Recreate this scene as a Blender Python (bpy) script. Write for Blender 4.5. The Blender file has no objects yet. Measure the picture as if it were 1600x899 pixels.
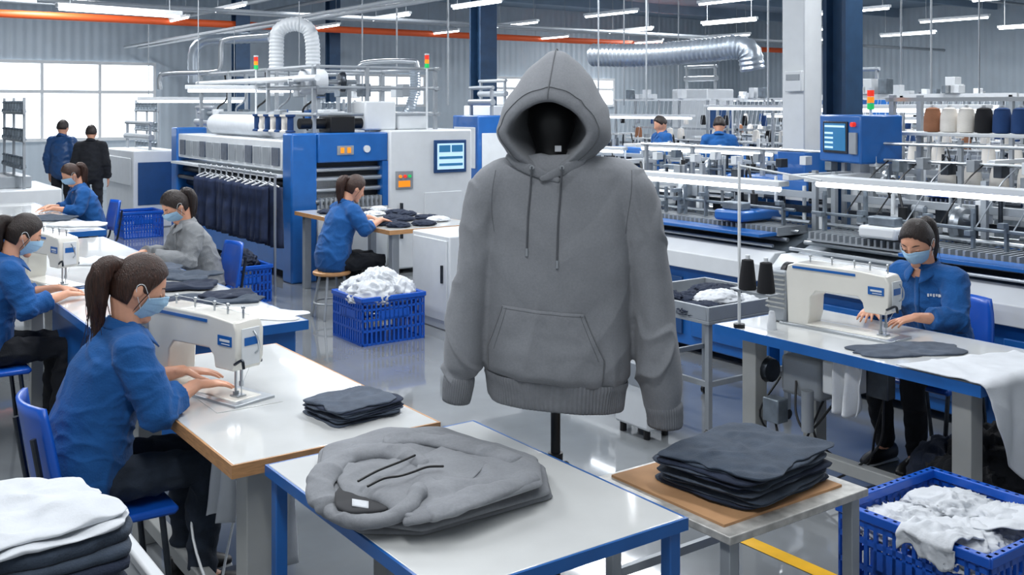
import bpy, math, random
from mathutils import Vector, Matrix, noise
from mathutils.bvhtree import BVHTree
random.seed(4)
PI=math.pi
TH=math.radians(35.5); CU,SU=math.cos(TH),math.sin(TH)
F=1600.0; H=1.9; HZ=165.0
def W(a,b,z=0): return Vector((a*CU-b*SU, a*SU+b*CU, z))
def PX(px,py,Y): return Vector(((px-800)/F*Y, Y, H-(py-HZ)*Y/F))
def PZ(px,py,z):
    Y=F*(H-z)/(py-HZ); return Vector(((px-800)/F*Y,Y,z))
COL=bpy.context.scene.collection
V=Vector
# ---------------------------------------------------------------- materials
def lin(h):
    h=h.lstrip('#'); r=[int(h[i:i+2],16)/255 for i in (0,2,4)]
    return tuple((c/12.92 if c<=.04045 else ((c+.055)/1.055)**2.4) for c in r)+(1,)
def mat(name,hx,rough=.5,metal=0,var=0,vs=8,bump=0,bs=150,emit=0,stretch=None,coat=0,sheen=0,mott=0):
    m=bpy.data.materials.new(name); m.use_nodes=True; nt=m.node_tree; N=nt.nodes; L=nt.links
    b=N['Principled BSDF']; c=lin(hx)
    b.inputs['Base Color'].default_value=c; b.inputs['Roughness'].default_value=rough; b.inputs['Metallic'].default_value=metal
    b.inputs['Coat Weight'].default_value=coat
    if sheen: b.inputs['Sheen Weight'].default_value=sheen; b.inputs['Specular IOR Level'].default_value=.2
    tc=N.new('ShaderNodeTexCoord'); mp=N.new('ShaderNodeMapping'); L.new(tc.outputs['Object'],mp.inputs['Vector'])
    if stretch: mp.inputs['Scale'].default_value=stretch
    nz=N.new('ShaderNodeTexNoise'); nz.inputs['Scale'].default_value=vs; nz.inputs['Detail'].default_value=5
    L.new(mp.outputs['Vector'],nz.inputs['Vector'])
    rp=N.new('ShaderNodeValToRGB'); v=max(var,.02)
    rp.color_ramp.elements[0].position=.3; rp.color_ramp.elements[1].position=.7
    rp.color_ramp.elements[0].color=tuple(x*(1-v) for x in c[:3])+(1,); rp.color_ramp.elements[1].color=tuple(min(1,x*(1+v)) for x in c[:3])+(1,)
    L.new(nz.outputs['Fac'],rp.inputs['Fac']); last=rp.outputs['Color']
    if mott:
        n3=N.new('ShaderNodeTexNoise'); n3.inputs['Scale'].default_value=7; n3.inputs['Detail'].default_value=5; n3.inputs['Roughness'].default_value=.6
        L.new(mp.outputs['Vector'],n3.inputs['Vector']); r3=N.new('ShaderNodeValToRGB'); r3.color_ramp.elements[0].position=.35; r3.color_ramp.elements[1].position=.68
        r3.color_ramp.elements[0].color=(1-mott,)*3+(1,); r3.color_ramp.elements[1].color=(1,1,1,1); L.new(n3.outputs['Fac'],r3.inputs['Fac'])
        mx=N.new('ShaderNodeMix'); mx.data_type='RGBA'; mx.blend_type='MULTIPLY'; mx.inputs[0].default_value=1
        L.new(last,mx.inputs[6]); L.new(r3.outputs['Color'],mx.inputs[7]); last=mx.outputs[2]
    L.new(last,b.inputs['Base Color'])
    if bump:
        n2=N.new('ShaderNodeTexNoise'); n2.inputs['Scale'].default_value=bs; n2.inputs['Detail'].default_value=3
        L.new(mp.outputs['Vector'],n2.inputs['Vector'])
        bp=N.new('ShaderNodeBump'); bp.inputs['Strength'].default_value=bump; bp.inputs['Distance'].default_value=.01
        L.new(n2.outputs['Fac'],bp.inputs['Height']); L.new(bp.outputs['Normal'],b.inputs['Normal'])
    if emit:
        b.inputs['Emission Color'].default_value=c; b.inputs['Emission Strength'].default_value=emit
    return m
M={}
M['hoodie']=mat('grey_fleece','#8a8d92',.95,0,.06,140,.12,320,sheen=.12,mott=.12)
M['hoodie2']=mat('grey_fleece_folded','#8b8e93',.95,0,.06,120,.14,300,sheen=.12,mott=.14)
M['rib']=mat('grey_rib','#7f8287',.95,0,.06,60,.2,300,mott=.08)
M['hoodin']=mat('hood_shade','#3a3b3e',.95)  # fleece inside the hood, its shade put into a darker colour
M['stitch']=mat('seam_thread','#63666a',.9)
M['cord']=mat('cord','#56595e',.9)
M['black']=mat('black_plastic','#0c0d10',.45)
M['steel']=mat('steel','#b4b9be',.3,.9)
M['dsteel']=mat('dark_steel','#3c4148',.35,.8,.3,14)
M['msteel']=mat('mid_steel','#78828b',.4,.5,.25,14)
M['alu']=mat('grey_paint','#9aa0a6',.45,.3,.06)
M['greyleg']=mat('grey_leg_paint','#a3a5a3',.5,0,.08,6)
M['white']=mat('white_paint','#d8dcdf',.35,0,.03)
M['offw']=mat('cream_casting','#dedcd4',.25,0,.03,coat=.4)
M['blue']=mat('blue_paint','#1a5fa9',.35,0,.08,coat=.2)
M['dblue']=mat('deep_blue_paint','#1d4678',.45,0,.1)
M['bluep']=mat('blue_plastic','#1157c0',.35,0,.06,coat=.2)
M['colblue']=mat('column_blue','#22405f',.5,0,.15)
M['tabw']=mat('white_laminate','#d7d9d8',.14,0,.05,4,coat=.5)
M['wood']=mat('wood_edge','#b98a5c',.5,0,.2,20,stretch=(1,1,8))
M['card']=mat('cardboard','#bb8f66',.8,0,.12,8)
M['tape']=mat('worn_metal_edge','#b9b8b4',.4,.3,.25,25)
M['shirt']=mat('uniform_blue','#205592',.9,0,.14,10,.3,120,sheen=.1)
M['shirtg']=mat('grey_workwear','#85888b',.9,0,.12,12,.3,120)
M['jeans']=mat('dark_trousers','#171a21',.9,0,.25,14,.3,140)
M['jeansb']=mat('dark_jeans','#222c3a',.9,0,.3,14,.3,140)
M['skin']=mat('skin','#d69d80',.48,0,.07,14,.08,260)
M['hair']=mat('dark_brown_hair','#1f130f',.42,0,.6,55,.6,90,stretch=(3,3,.3))
M['hairb']=mat('brown_hair','#341d13',.42,0,.6,55,.6,90,stretch=(3,3,.3))
M['mask']=mat('mask_blue','#a0c6e2',.8,0,.03,bump=.1,bs=90)
M['navy']=mat('navy_jersey','#232c3f',.95,0,.2,20,.35,200)
M['navyt']=mat('navy_twill','#1f2b47',.95,0,.35,9,.3,150)
M['char']=mat('charcoal_jersey','#414b59',.95,0,.18,20,.35,200,sheen=.1)
M['char2']=mat('slate_jersey','#4f5866',.95,0,.18,20,.35,200,sheen=.1)
M['wcloth']=mat('white_cotton','#d0d4d9',.95,0,.05,10,.15,120)
M['cone_w']=mat('yarn_white','#e9e4dc',.9,0,.05,60,.4,200,stretch=(1,1,9))
M['cone_b']=mat('yarn_black','#15161b',.9,0,.1,60,.4,200,stretch=(1,1,9))
M['cone_n']=mat('yarn_navy','#1d3f70',.9,0,.1,60,.4,200,stretch=(1,1,9))
M['cone_t']=mat('yarn_tan','#9b6a4e',.9,0,.1,60,.4,200,stretch=(1,1,9))
M['led']=mat('led_tube','#f4f9ff',.5,emit=9)
M['lednear']=mat('led_bar','#f4f9ff',.5,emit=6)
M['ledfar']=mat('led_bar_dim','#f4f9ff',.5,emit=2.5)
M['glow']=mat('window_daylight','#eef5fb',.5,emit=2.2)
M['red']=mat('red_lens','#e2321e',.3,emit=.6); M['orange']=mat('orange_lens','#f08a1c',.3,emit=.6); M['green']=mat('green_lens','#1fae5a',.3,emit=.6)
M['pipe_o']=mat('orange_pipe','#cf5424',.5,emit=.08)  # the pipe is no lamp; a weak glow is added to brighten it
M['duct']=mat('galvanised_duct','#aeb7c0',.3,.7,.15,5)
M['screen']=mat('screen','#2f6f9c',.2,emit=.35); M['scrwhite']=mat('screen_panel','#b8d8ea',.2,emit=.6)
M['yellow']=mat('yellow_line','#e2ad22',.4,0,.1)
M['drecess']=mat('recess_shade','#16191f',.4)  # near-black colour standing for shade inside the machine opening
M['floor']=mat('epoxy_floor','#7a7e81',.07,0,.18,1.6,.04,2.5,coat=.5)
def wallmat():
    m=mat('corrugated_wall','#b4c0ca',.5,.1,.05,2); nt=m.node_tree; N=nt.nodes; L=nt.links
    tc=N.new('ShaderNodeTexCoord'); w=N.new('ShaderNodeTexWave'); w.inputs['Scale'].default_value=1.6; w.bands_direction='X'
    L.new(tc.outputs['Object'],w.inputs['Vector']); bp=N.new('ShaderNodeBump'); bp.inputs['Strength'].default_value=.4; bp.inputs['Distance'].default_value=.03
    L.new(w.outputs['Fac'],bp.inputs['Height']); L.new(bp.outputs['Normal'],N['Principled BSDF'].inputs['Normal']); return m
M['wall']=wallmat(); M['ceil']=mat('ceiling_sheet','#8496a8',.7,0,.1,2)
# ---------------------------------------------------------------- mesh builder
def cr(pts,k=6):
    pts=[V(p) for p in pts]; out=[]
    P=[pts[0]*2-pts[1]]+pts+[pts[-1]*2-pts[-2]]
    for i in range(1,len(P)-2):
        for j in range(k):
            t=j/k; p0,p1,p2,p3=P[i-1],P[i],P[i+1],P[i+2]
            out.append(.5*((2*p1)+(p2-p0)*t+(2*p0-5*p1+4*p2-p3)*t*t+(3*p1-p0-3*p2+p3)*t**3))
    out.append(pts[-1]); return out
class MB:
    def __init__(s): s.v=[]; s.f=[]
    def add(s,vs,fs):
        n=len(s.v); s.v+=[tuple(v) for v in vs]; s.f+=[tuple(i+n for i in f) for f in fs]; return s
    def box(s,x0,x1,y0,y1,z0,z1):
        return s.add([(x0,y0,z0),(x1,y0,z0),(x1,y1,z0),(x0,y1,z0),(x0,y0,z1),(x1,y0,z1),(x1,y1,z1),(x0,y1,z1)],
          [(0,3,2,1),(4,5,6,7),(0,1,5,4),(1,2,6,5),(2,3,7,6),(3,0,4,7)])
    def tube(s,pts,rad,n=10,ref=None,rnd=False):
        pts=[V(p) for p in pts]; K=len(pts)
        if not isinstance(rad,list): rad=[rad]*K
        rad=[r if isinstance(r,tuple) else (r,r) for r in rad]
        T=[]
        for i in range(K):
            t=(pts[min(i+1,K-1)]-pts[max(i-1,0)]); T.append(t.normalized() if t.length>1e-9 else V((0,0,1)))
        if ref is not None: a=V(ref)
        else: a=V((0,0,1)) if abs(T[0].z)<.9 else V((1,0,0))
        seq=[]
        if rnd:
            for q in (80,55,28): 
                c,sn=math.cos(math.radians(q)),math.sin(math.radians(q)); r=rad[0]; m=min(r)
                seq.append((pts[0]-T[0]*m*sn,(r[0]*c,r[1]*c),T[0]))
        for i in range(K): seq.append((pts[i],rad[i],T[i]))
        if rnd:
            for q in (28,55,80):
                c,sn=math.cos(math.radians(q)),math.sin(math.radians(q)); r=rad[-1]; m=min(r)
                seq.append((pts[-1]+T[-1]*m*sn,(r[0]*c,r[1]*c),T[-1]))
        vs=[]; prev=a
        for p,r,t in seq:
            base=V(ref) if ref is not None else prev
            a1=base-t*base.dot(t)
            if a1.length<1e-6: a1=t.orthogonal()
            a1.normalize(); prev=a1; a2=t.cross(a1)
            for j in range(n):
                an=2*PI*j/n; vs.append(p+a1*(r[0]*math.cos(an))+a2*(r[1]*math.sin(an)))
        fs=[]; R=len(seq)
        for i in range(R-1):
            for j in range(n):
                k=(j+1)%n; fs.append((i*n+j,i*n+k,(i+1)*n+k,(i+1)*n+j))
        fs.append(tuple(range(n-1,-1,-1))); fs.append(tuple((R-1)*n+j for j in range(n)))
        return s.add(vs,fs)
    def cyl(s,p0,p1,r0,r1=None,n=14): return s.tube([p0,p1],[r0,r0 if r1 is None else r1],n)
    def lathe(s,prof,c=(0,0,0),n=18,axis='z'):
        vs=[]
        for r,z in prof:
            for j in range(n):
                an=2*PI*j/n; x,y=r*math.cos(an),r*math.sin(an)
                q=(x,y,z) if axis=='z' else ((z,x,y) if axis=='x' else (y,z,x))
                vs.append((c[0]+q[0],c[1]+q[1],c[2]+q[2]))
        fs=[]; R=len(prof)
        for i in range(R-1):
            for j in range(n):
                k=(j+1)%n; fs.append((i*n+j,i*n+k,(i+1)*n+k,(i+1)*n+j))
        fs.append(tuple(range(n-1,-1,-1))); fs.append(tuple((R-1)*n+j for j in range(n)))
        return s.add(vs,fs)
    def ell(s,c,r,R=None,n=14,m=9):
        c=V(c); vs=[]
        for i in range(m+1):
            th=PI*i/m
            for j in range(n):
                ph=2*PI*j/n; p=V((r[0]*math.sin(th)*math.cos(ph),r[1]*math.sin(th)*math.sin(ph),r[2]*math.cos(th)))
                if R: p=R@p
                vs.append(c+p)
        fs=[]
        for i in range(m):
            for j in range(n):
                k=(j+1)%n; fs.append((i*n+j,(i+1)*n+j,(i+1)*n+k,i*n+k))
        return s.add(vs,fs)
    def extr(s,poly,y0,y1):
        n=len(poly); vs=[(x,y0,z) for x,z in poly]+[(x,y1,z) for x,z in poly]
        fs=[tuple(range(n)),tuple(range(2*n-1,n-1,-1))]+[(i,i+n,(i+1)%n+n,(i+1)%n) for i in range(n)]
        return s.add(vs,fs)
    def grid(s,fn,nu,nv):
        vs=[fn(i/nu,j/nv) for i in range(nu+1) for j in range(nv+1)]
        fs=[(i*(nv+1)+j,i*(nv+1)+j+1,(i+1)*(nv+1)+j+1,(i+1)*(nv+1)+j) for i in range(nu) for j in range(nv)]
        return s.add(vs,fs)
    def build(s,name,m,parent=None,loc=None,rz=None,bev=0,solid=0,ang=40):
        me=bpy.data.meshes.new(name); me.from_pydata(s.v,[],s.f); me.update()
        for p in me.polygons: p.use_smooth=True
        if ang<170: me.set_sharp_from_angle(angle=math.radians(ang))
        me.materials.append(M[m] if isinstance(m,str) else m)
        o=bpy.data.objects.new(name,me); COL.objects.link(o)
        if parent: o.parent=parent
        if loc is not None: o.location=loc
        if rz is not None: o.rotation_euler=(0,0,rz)
        if solid:
            q=o.modifiers.new('s','SOLIDIFY'); q.thickness=solid; q.offset=0
        if bev:
            q=o.modifiers.new('b','BEVEL'); q.width=bev; q.segments=2; q.limit_method='ANGLE'; q.angle_limit=math.radians(40)
        return o
def tag(o,label,cat,group=None,kind=None):
    o['label']=label; o['category']=cat
    if group: o['group']=group
    if kind: o['kind']=kind
    return o
def empty(name,loc,rz,label,cat,group=None):
    o=bpy.data.objects.new(name,None); COL.objects.link(o); o.location=loc; o.rotation_euler=(0,0,rz); o.empty_display_size=.1
    return tag(o,label,cat,group)
def struct(o): o['kind']='structure'; return o
def dup(root,loc,rz,label=None,group=None):
    r=root.copy(); COL.objects.link(r); r.location=loc; r.rotation_euler=(0,0,rz)
    if label: r['label']=label
    if group: r['group']=group
    for ch in root.children:
        c=ch.copy(); COL.objects.link(c); c.parent=r
        for g in ch.children:
            d=g.copy(); COL.objects.link(d); d.parent=c
    return r
def bake(o,fn=None):
    bpy.context.view_layer.update()
    dg=bpy.context.evaluated_depsgraph_get()
    me=bpy.data.meshes.new_from_object(o.evaluated_get(dg)); o.modifiers.clear(); o.data=me
    if fn:
        nn=[v.normal.copy() for v in me.vertices]
        for v,n in zip(me.vertices,nn): v.co=v.co+n*fn(v.co)
        me.update()
    for p in me.polygons: p.use_smooth=True
    return o
def remesh(o,vox,it=2,fn=None,fac=.5):
    q=o.modifiers.new('r','REMESH'); q.mode='VOXEL'; q.voxel_size=vox; q.use_smooth_shade=True
    if it:
        q=o.modifiers.new('sm','SMOOTH'); q.factor=fac; q.iterations=it
    return bake(o,fn)
def nz(x,y,z): return noise.noise(V((x,y,z)))
def fold(x,y,z):
    w=nz(x*.5+7,y*.5,z*.5)*2.2
    return math.sin((x+y*.6)*1.0+w*3+z)*.5+.5*nz(x+3,y,z+w)
def crease(x,y,z):
    return max(0,1-abs(nz(x,y,z))*5)
# ---------------------------------------------------------------- cloth pieces
def pillow(outline,t,seed=0,wr=.004,rings=12,seg=84,domed=6,sag=0,lip=.5):
    P=[V((p[0],p[1],0)) for p in outline]; c=sum(P,V())/len(P)
    Q=cr(P+[P[0]],8)[:-1] if len(P)<40 else P
    L=[0]
    for i in range(len(Q)): L.append(L[-1]+(Q[(i+1)%len(Q)]-Q[i]).length)
    R=[]
    for k in range(seg):
        d=L[-1]*k/seg; i=0
        while L[i+1]<d: i+=1
        f=(d-L[i])/max(1e-9,L[i+1]-L[i]); R.append(Q[i].lerp(Q[(i+1)%len(Q)],f))
    mb=MB(); vs=[c+V((0,0,t))]
    def wv(p): return wr*(nz(p.x*9+seed,p.y*9,seed*3.1)+.5*fold(p.x*14+seed*2,p.y*22,seed)+.6*crease(p.x*6+seed,p.y*6,seed*2.3))
    vs[0].z+=wv(c)
    ss=[1-(1-(i+1)/rings)**1.6 for i in range(rings-1)]+[1.0]
    for s in ss:
        for p in R:
            q=c.lerp(p,s); z=t*(lip+(1-lip)*(max(0,1-s**(domed*2)))**.5)+wv(q)*(1-.5*s**4)-sag*s*s; vs.append(V((q.x,q.y,z)))
    n=seg; fs=[(0,1+j,1+(j+1)%n) for j in range(n)]
    for i in range(rings-1):
        for j in range(n):
            k=(j+1)%n; fs.append((1+i*n+j,1+(i+1)*n+j,1+(i+1)*n+k,1+i*n+k))
    base=len(vs); 
    for s,zz in ((.992,.15),(.97,0)):
        for p in R:
            q=c.lerp(p,s); vs.append(V((q.x,q.y,t*zz-sag*.9)))
    o=1+(rings-1)*n
    for a,b in ((o,base),(base,base+n)):
        for j in range(n):
            k=(j+1)%n; fs.append((a+j,b+j,b+k,a+k))
    fs.append(tuple(base+n+j for j in range(n-1,-1,-1)))
    return mb.add(vs,fs)
def rect(w,d,seed,wob=.05,n=64,e=.24):
    out=[]
    for k in range(n):
        an=2*PI*k/n; c,s=math.cos(an),math.sin(an); r=1/(abs(c)**(2/e)+abs(s)**(2/e))**(e/2)
        r*=1+wob*(nz(c*1.6+seed,s*1.6,seed*1.7)*1.3+.5*nz(c*5+seed,s*5,seed))
        out.append((c*r*w/2,s*r*d/2))
    return out
def crumple(w,d,h,seed,amp=.5,n=84,m=44):
    mb=MB(); vs=[]
    for i in range(m+1):
        th=PI*i/m
        for j in range(n):
            ph=2*PI*j/n; x,y,z=math.sin(th)*math.cos(ph),math.sin(th)*math.sin(ph),math.cos(th)
            wx=nz(x*1.5+seed,y*1.5,z*1.5)*.9; wy=nz(x*1.5,y*1.5+seed,z*1.5+5)*.9
            X,Y,Z=x+wx,y+wy,z+wx*.5
            r=1+amp*(.38*(1-abs(nz(X*1.6+seed,Y*1.6,Z*1.6))*2.4)+.22*(1-abs(nz(X*3.3,Y*3.3+seed,Z*3.3))*2.4)+.10*(1-abs(nz(X*7,Y*7,Z*7+seed))*2.4))-.25*amp
            zz=z*r
            if zz<0: zz*=.35
            vs.append((x*r*w/2,y*r*d/2,zz*h+h*.3))
    fs=[(i*n+j,(i+1)*n+j,(i+1)*n+(j+1)%n,i*n+(j+1)%n) for i in range(m) for j in range(n)]
    return mb.add(vs,fs)
ORD=['lowest','second','third','fourth','fifth','sixth','seventh','eighth','ninth','tenth','eleventh','twelfth','thirteenth','fourteenth','fifteenth']
# ---------------------------------------------------------------- room
def room():
    o=MB().box(-6,28,-6,24.3,-.1,0).build('floor','floor',rz=TH); struct(o)
    o=MB().box(-6,28,0,.2,0,5).build('wall_back','wall',loc=W(0,24.1),rz=TH); struct(o)
    o=MB().box(-6,24.1,0,.2,0,5).build('wall_right','wall',loc=W(27,0),rz=TH+PI/2); struct(o)
    o=MB().box(-6,28,-6,24.3,4.75,4.9)
    for b in range(0,24,3): o.box(-6,28,b-.06,b+.06,4.5,4.75)
    struct(o.build('ceiling','ceil',rz=TH))
    k=1
    for a0,a1,z0,z1 in ((1.0,7.0,1.15,2.85),(11.5,14.2,1.9,2.7),(16.5,21,1.9,2.7)):
        g=MB().box(a0,a1,-.03,.0,z0,z1).build('window_%d'%k,'glow',loc=W(0,24.09),rz=TH); struct(g)
        fr=MB()
        n=int((a1-a0)/1.2)
        for i in range(n+1):
            x=a0+(a1-a0)*i/n; fr.box(x-.03,x+.03,-.09,-.03,z0,z1)
        for z in (z0,z0+(z1-z0)*.62,z1): fr.box(a0-.03,a1+.03,-.1,-.03,z-.035,z+.035)
        fr.build('window_frame','white',g,loc=(0,0,0)); k+=1
    o=MB(); p=PZ(1150,838,0); q=PZ(1290,900,0); d=(q-p).normalized(); s=V((-d.y,d.x,0))*.04
    A=p-d*.3; B=q+d*1.5
    o.add([A+s,A-s,B-s,B+s],[(0,1,2,3)]); 
    x=o.build('trim_1','yellow',loc=(0,0,.003)); struct(x)
room()
def steelcol(px,Y,w,label,m='colblue'):
    p=PX(px,HZ,Y); mb=MB(); h=w/2
    mb.box(-h,h,-h,-h+.04,0,4.5).box(-h,h,h-.04,h,0,4.5).box(-.03,.03,-h+.04,h-.04,0,4.5)
    o=mb.build('steel_column',m,loc=(p.x,p.y,0),rz=TH,bev=.004); tag(o,label,'column')
steelcol(376,21.5,.3,'dark blue steel roof column left of the tall white air duct')
steelcol(520,23.5,.26,'thin dark blue steel column behind the white fabric roll machine')
steelcol(755,18.5,.36,'wide dark blue steel column rising just left of the hood')
r=empty('concrete_column',W(7.28,5.83),TH,'white square column with blue painted lower section and wall switch box','column')
MB().box(-.12,.12,-.12,.12,1.5,4.75).build('upper_shaft','white',r,bev=.01)
MB().box(-.15,.15,-.15,.15,0,1.5).build('blue_base','blue',r,bev=.01)
s=MB().box(-.16,-.12,-.12,.06,2.02,2.2).build('switch_box','white',r,bev=.008)
MB().box(-.167,-.16,-.1,.04,2.12,2.17).build('cover','alu',s)
o=MB().box(-.12,.12,-.12,-.08,0,4.5).box(-.12,.12,.08,.12,0,4.5).box(-.03,.03,-.08,.08,0,4.5).build('steel_column','colblue',loc=W(7.62,5.66),rz=TH); tag(o,'deep blue steel column standing against the white square column','column')
def pipe(name,pts,r,m,label,cat='pipe',n=10,ribs=0,amp=.02):
    P=cr(pts,10) if len(pts)>2 else [V(p) for p in pts]
    if ribs:
        D=[]; tot=sum((P[i+1]-P[i]).length for i in range(len(P)-1)); K=int(tot/ribs)*2; 
        L=[0]
        for i in range(len(P)-1): L.append(L[-1]+(P[i+1]-P[i]).length)
        for k in range(K+1):
            d=tot*k/K; i=0
            while i<len(L)-2 and L[i+1]<d: i+=1
            D.append(P[i].lerp(P[i+1],(d-L[i])/max(1e-9,L[i+1]-L[i])))
        o=MB().tube(D,[r+(amp if i%2 else -amp*.3) for i in range(len(D))],20)
    else: o=MB().tube(P,r,n)
    return tag(o.build(name,m),label,cat)
pipe('orange_pipe',[W(0,20.9,3.6),W(26.5,20.9,3.6)],.075,'pipe_o','long orange pipe running high along the corrugated back wall')
for i,(a,z,r) in enumerate(((6.2,3.2,.03),(6.5,3.2,.03),(7.2,3.85,.05),(9.2,4.1,.04))):
    pipe('conduit',[W(a,9,z),W(a,23.5,z)],r,'alu','grey overhead conduit, %s of four running towards the back wall'%['leftmost','second from left','third from left','rightmost'][i])
for i,(b,z) in enumerate(((16,3.42),(19.6,3.72),(12.5,4.25))):
    pipe('cross_pipe',[W(3,b,z),W(26,b,z)],.035,'alu','thin pale pipe crossing the hall %s'%['above the left machine','nearest the back wall','highest and nearest the camera'][i])
pipe('spiral_duct',[PX(925,86,16),PX(1010,86,15.5),PX(1110,78,15),PX(1150,74,14.8),PX(1170,82,14.7),PX(1176,110,14.7)],.17,'duct','shiny silver ribbed ventilation duct with elbow right of the hood','duct',ribs=.07,amp=.012)
pipe('air_duct',[PX(432,150,14),PX(432,75,14),PX(436,48,14),PX(458,38,14),PX(480,44,14),PX(488,66,14),PX(489,108,14)],.095,'white','white ribbed air duct bent over above the fabric roll','duct',ribs=.05,amp=.008)
pipe('thin_duct',[PX(303,130,17),PX(303,85,17),PX(312,68,17),PX(335,62,17),PX(420,58,17)],.09,'duct','slim grey bent duct over the left end of the big machine','duct',ribs=.1,amp=.006)
pipe('flexible_hose',[PX(648,110,12.5),PX(648,140,12.5),PX(640,170,12.5),PX(625,192,12.6)],.06,'duct','flexible grey hose curving down above the white console','hose',ribs=.03,amp=.008)
pipe('steam_pipe',[PX(250,140,14),PX(250,122,14),PX(262,115,14),PX(330,112,14),PX(344,104,14),PX(346,70,14),PX(358,60,14),PX(420,54,14)],.035,'steel','thin steel pipe zigzagging above the left end of the big machine')
pipe('steam_pipe',[PX(560,150,14),PX(560,110,14),PX(575,98,14),PX(640,96,14),PX(652,104,14),PX(653,150,14)],.035,'steel','thin steel arch pipe above the white console')
for i,(px,Y) in enumerate(((620,15),(700,13),(935,14),(975,17),(1010,14),(1060,18),(1200,13),(1408,14),(1455,11),(1530,13),(566,16))):
    P=PX(px,HZ,Y); o=MB().cyl((0,0,1.9),(0,0,4.75),.012,n=6).build('cable_drop','alu',loc=(P.x,P.y,0)); tag(o,'thin vertical cable pipe hanging from the ceiling among the machine rows','pipe','vertical cable pipes')
def ledlight():
    r=empty('led_light',(0,0,0),0,'x','ceiling light')
    MB().box(-.04,.04,-.75,.75,0,.05).build('housing','white',r,bev=.005)
    MB().cyl((0,-.72,-.012),(0,.72,-.012),.022,n=8).build('tube','led',r)
    for y in (-.6,.6): MB().cyl((0,y,.05),(0,y,1.1),.006,n=5).build('hanger','alu',r)
    return r
L0=ledlight(); first=True
for a in (6.4,9.6,12.6,15.8,19,22):
    for i,b in enumerate(range(5,23,3)):
        if a<7 and b<14: continue
        P=W(a,b+.5,3.62); loc=(P.x,P.y,P.z)
        lab='white LED strip light hanging over the machine rows'
        if first: L0.location=loc; L0.rotation_euler=(0,0,TH); L0['label']=lab; L0['group']='hanging strip lights'; first=False
        else: dup(L0,loc,TH,lab,'hanging strip lights')
for i,(px,py,Y) in enumerate(((190,18,12),(390,140,12.5),(300,157,15))):
    P=PX(px,py,Y); q=dup(L0,P,TH+math.radians(75 if i else 100),['strip light nearest the top left corner of the hall','bright strip light above the white top panel of the left machine','strip light beyond the left end of the big machine'][i],'left side strip lights')
def tower(P,z0,label):
    r=empty('signal_tower',(P.x,P.y,z0),0,label,'signal light')
    h=P.z-z0
    MB().cyl((0,0,0),(0,0,h),.012,n=8).build('pole','white',r)
    for k,m in enumerate(('green','orange','red')): MB().cyl((0,0,h+k*.05),(0,0,h+k*.05+.046),.026,n=12).build('lens',m,r)
    MB().cyl((0,0,h+.15),(0,0,h+.165),.028,n=12).build('cap','white',r)
# ---------------------------------------------------------------- yarn cones
def cone(m,label,group):
    r=empty('yarn_cone',(0,0,-9),0,label,'yarn cone',group)
    MB().lathe([(.03,0),(.062,.004),(.066,.02),(.062,.12),(.05,.175),(.026,.185)],n=16).build('yarn',m,r)
    MB().cyl((0,0,.18),(0,0,.205),.02,.016,10).build('core','white',r)
    return r
CN={}
def putcone(k,loc,label,group):
    if k not in CN:
        CN[k]=cone(k,label,group); CN[k].location=loc; return CN[k]
    return dup(CN[k],loc,0,label,group)
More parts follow.
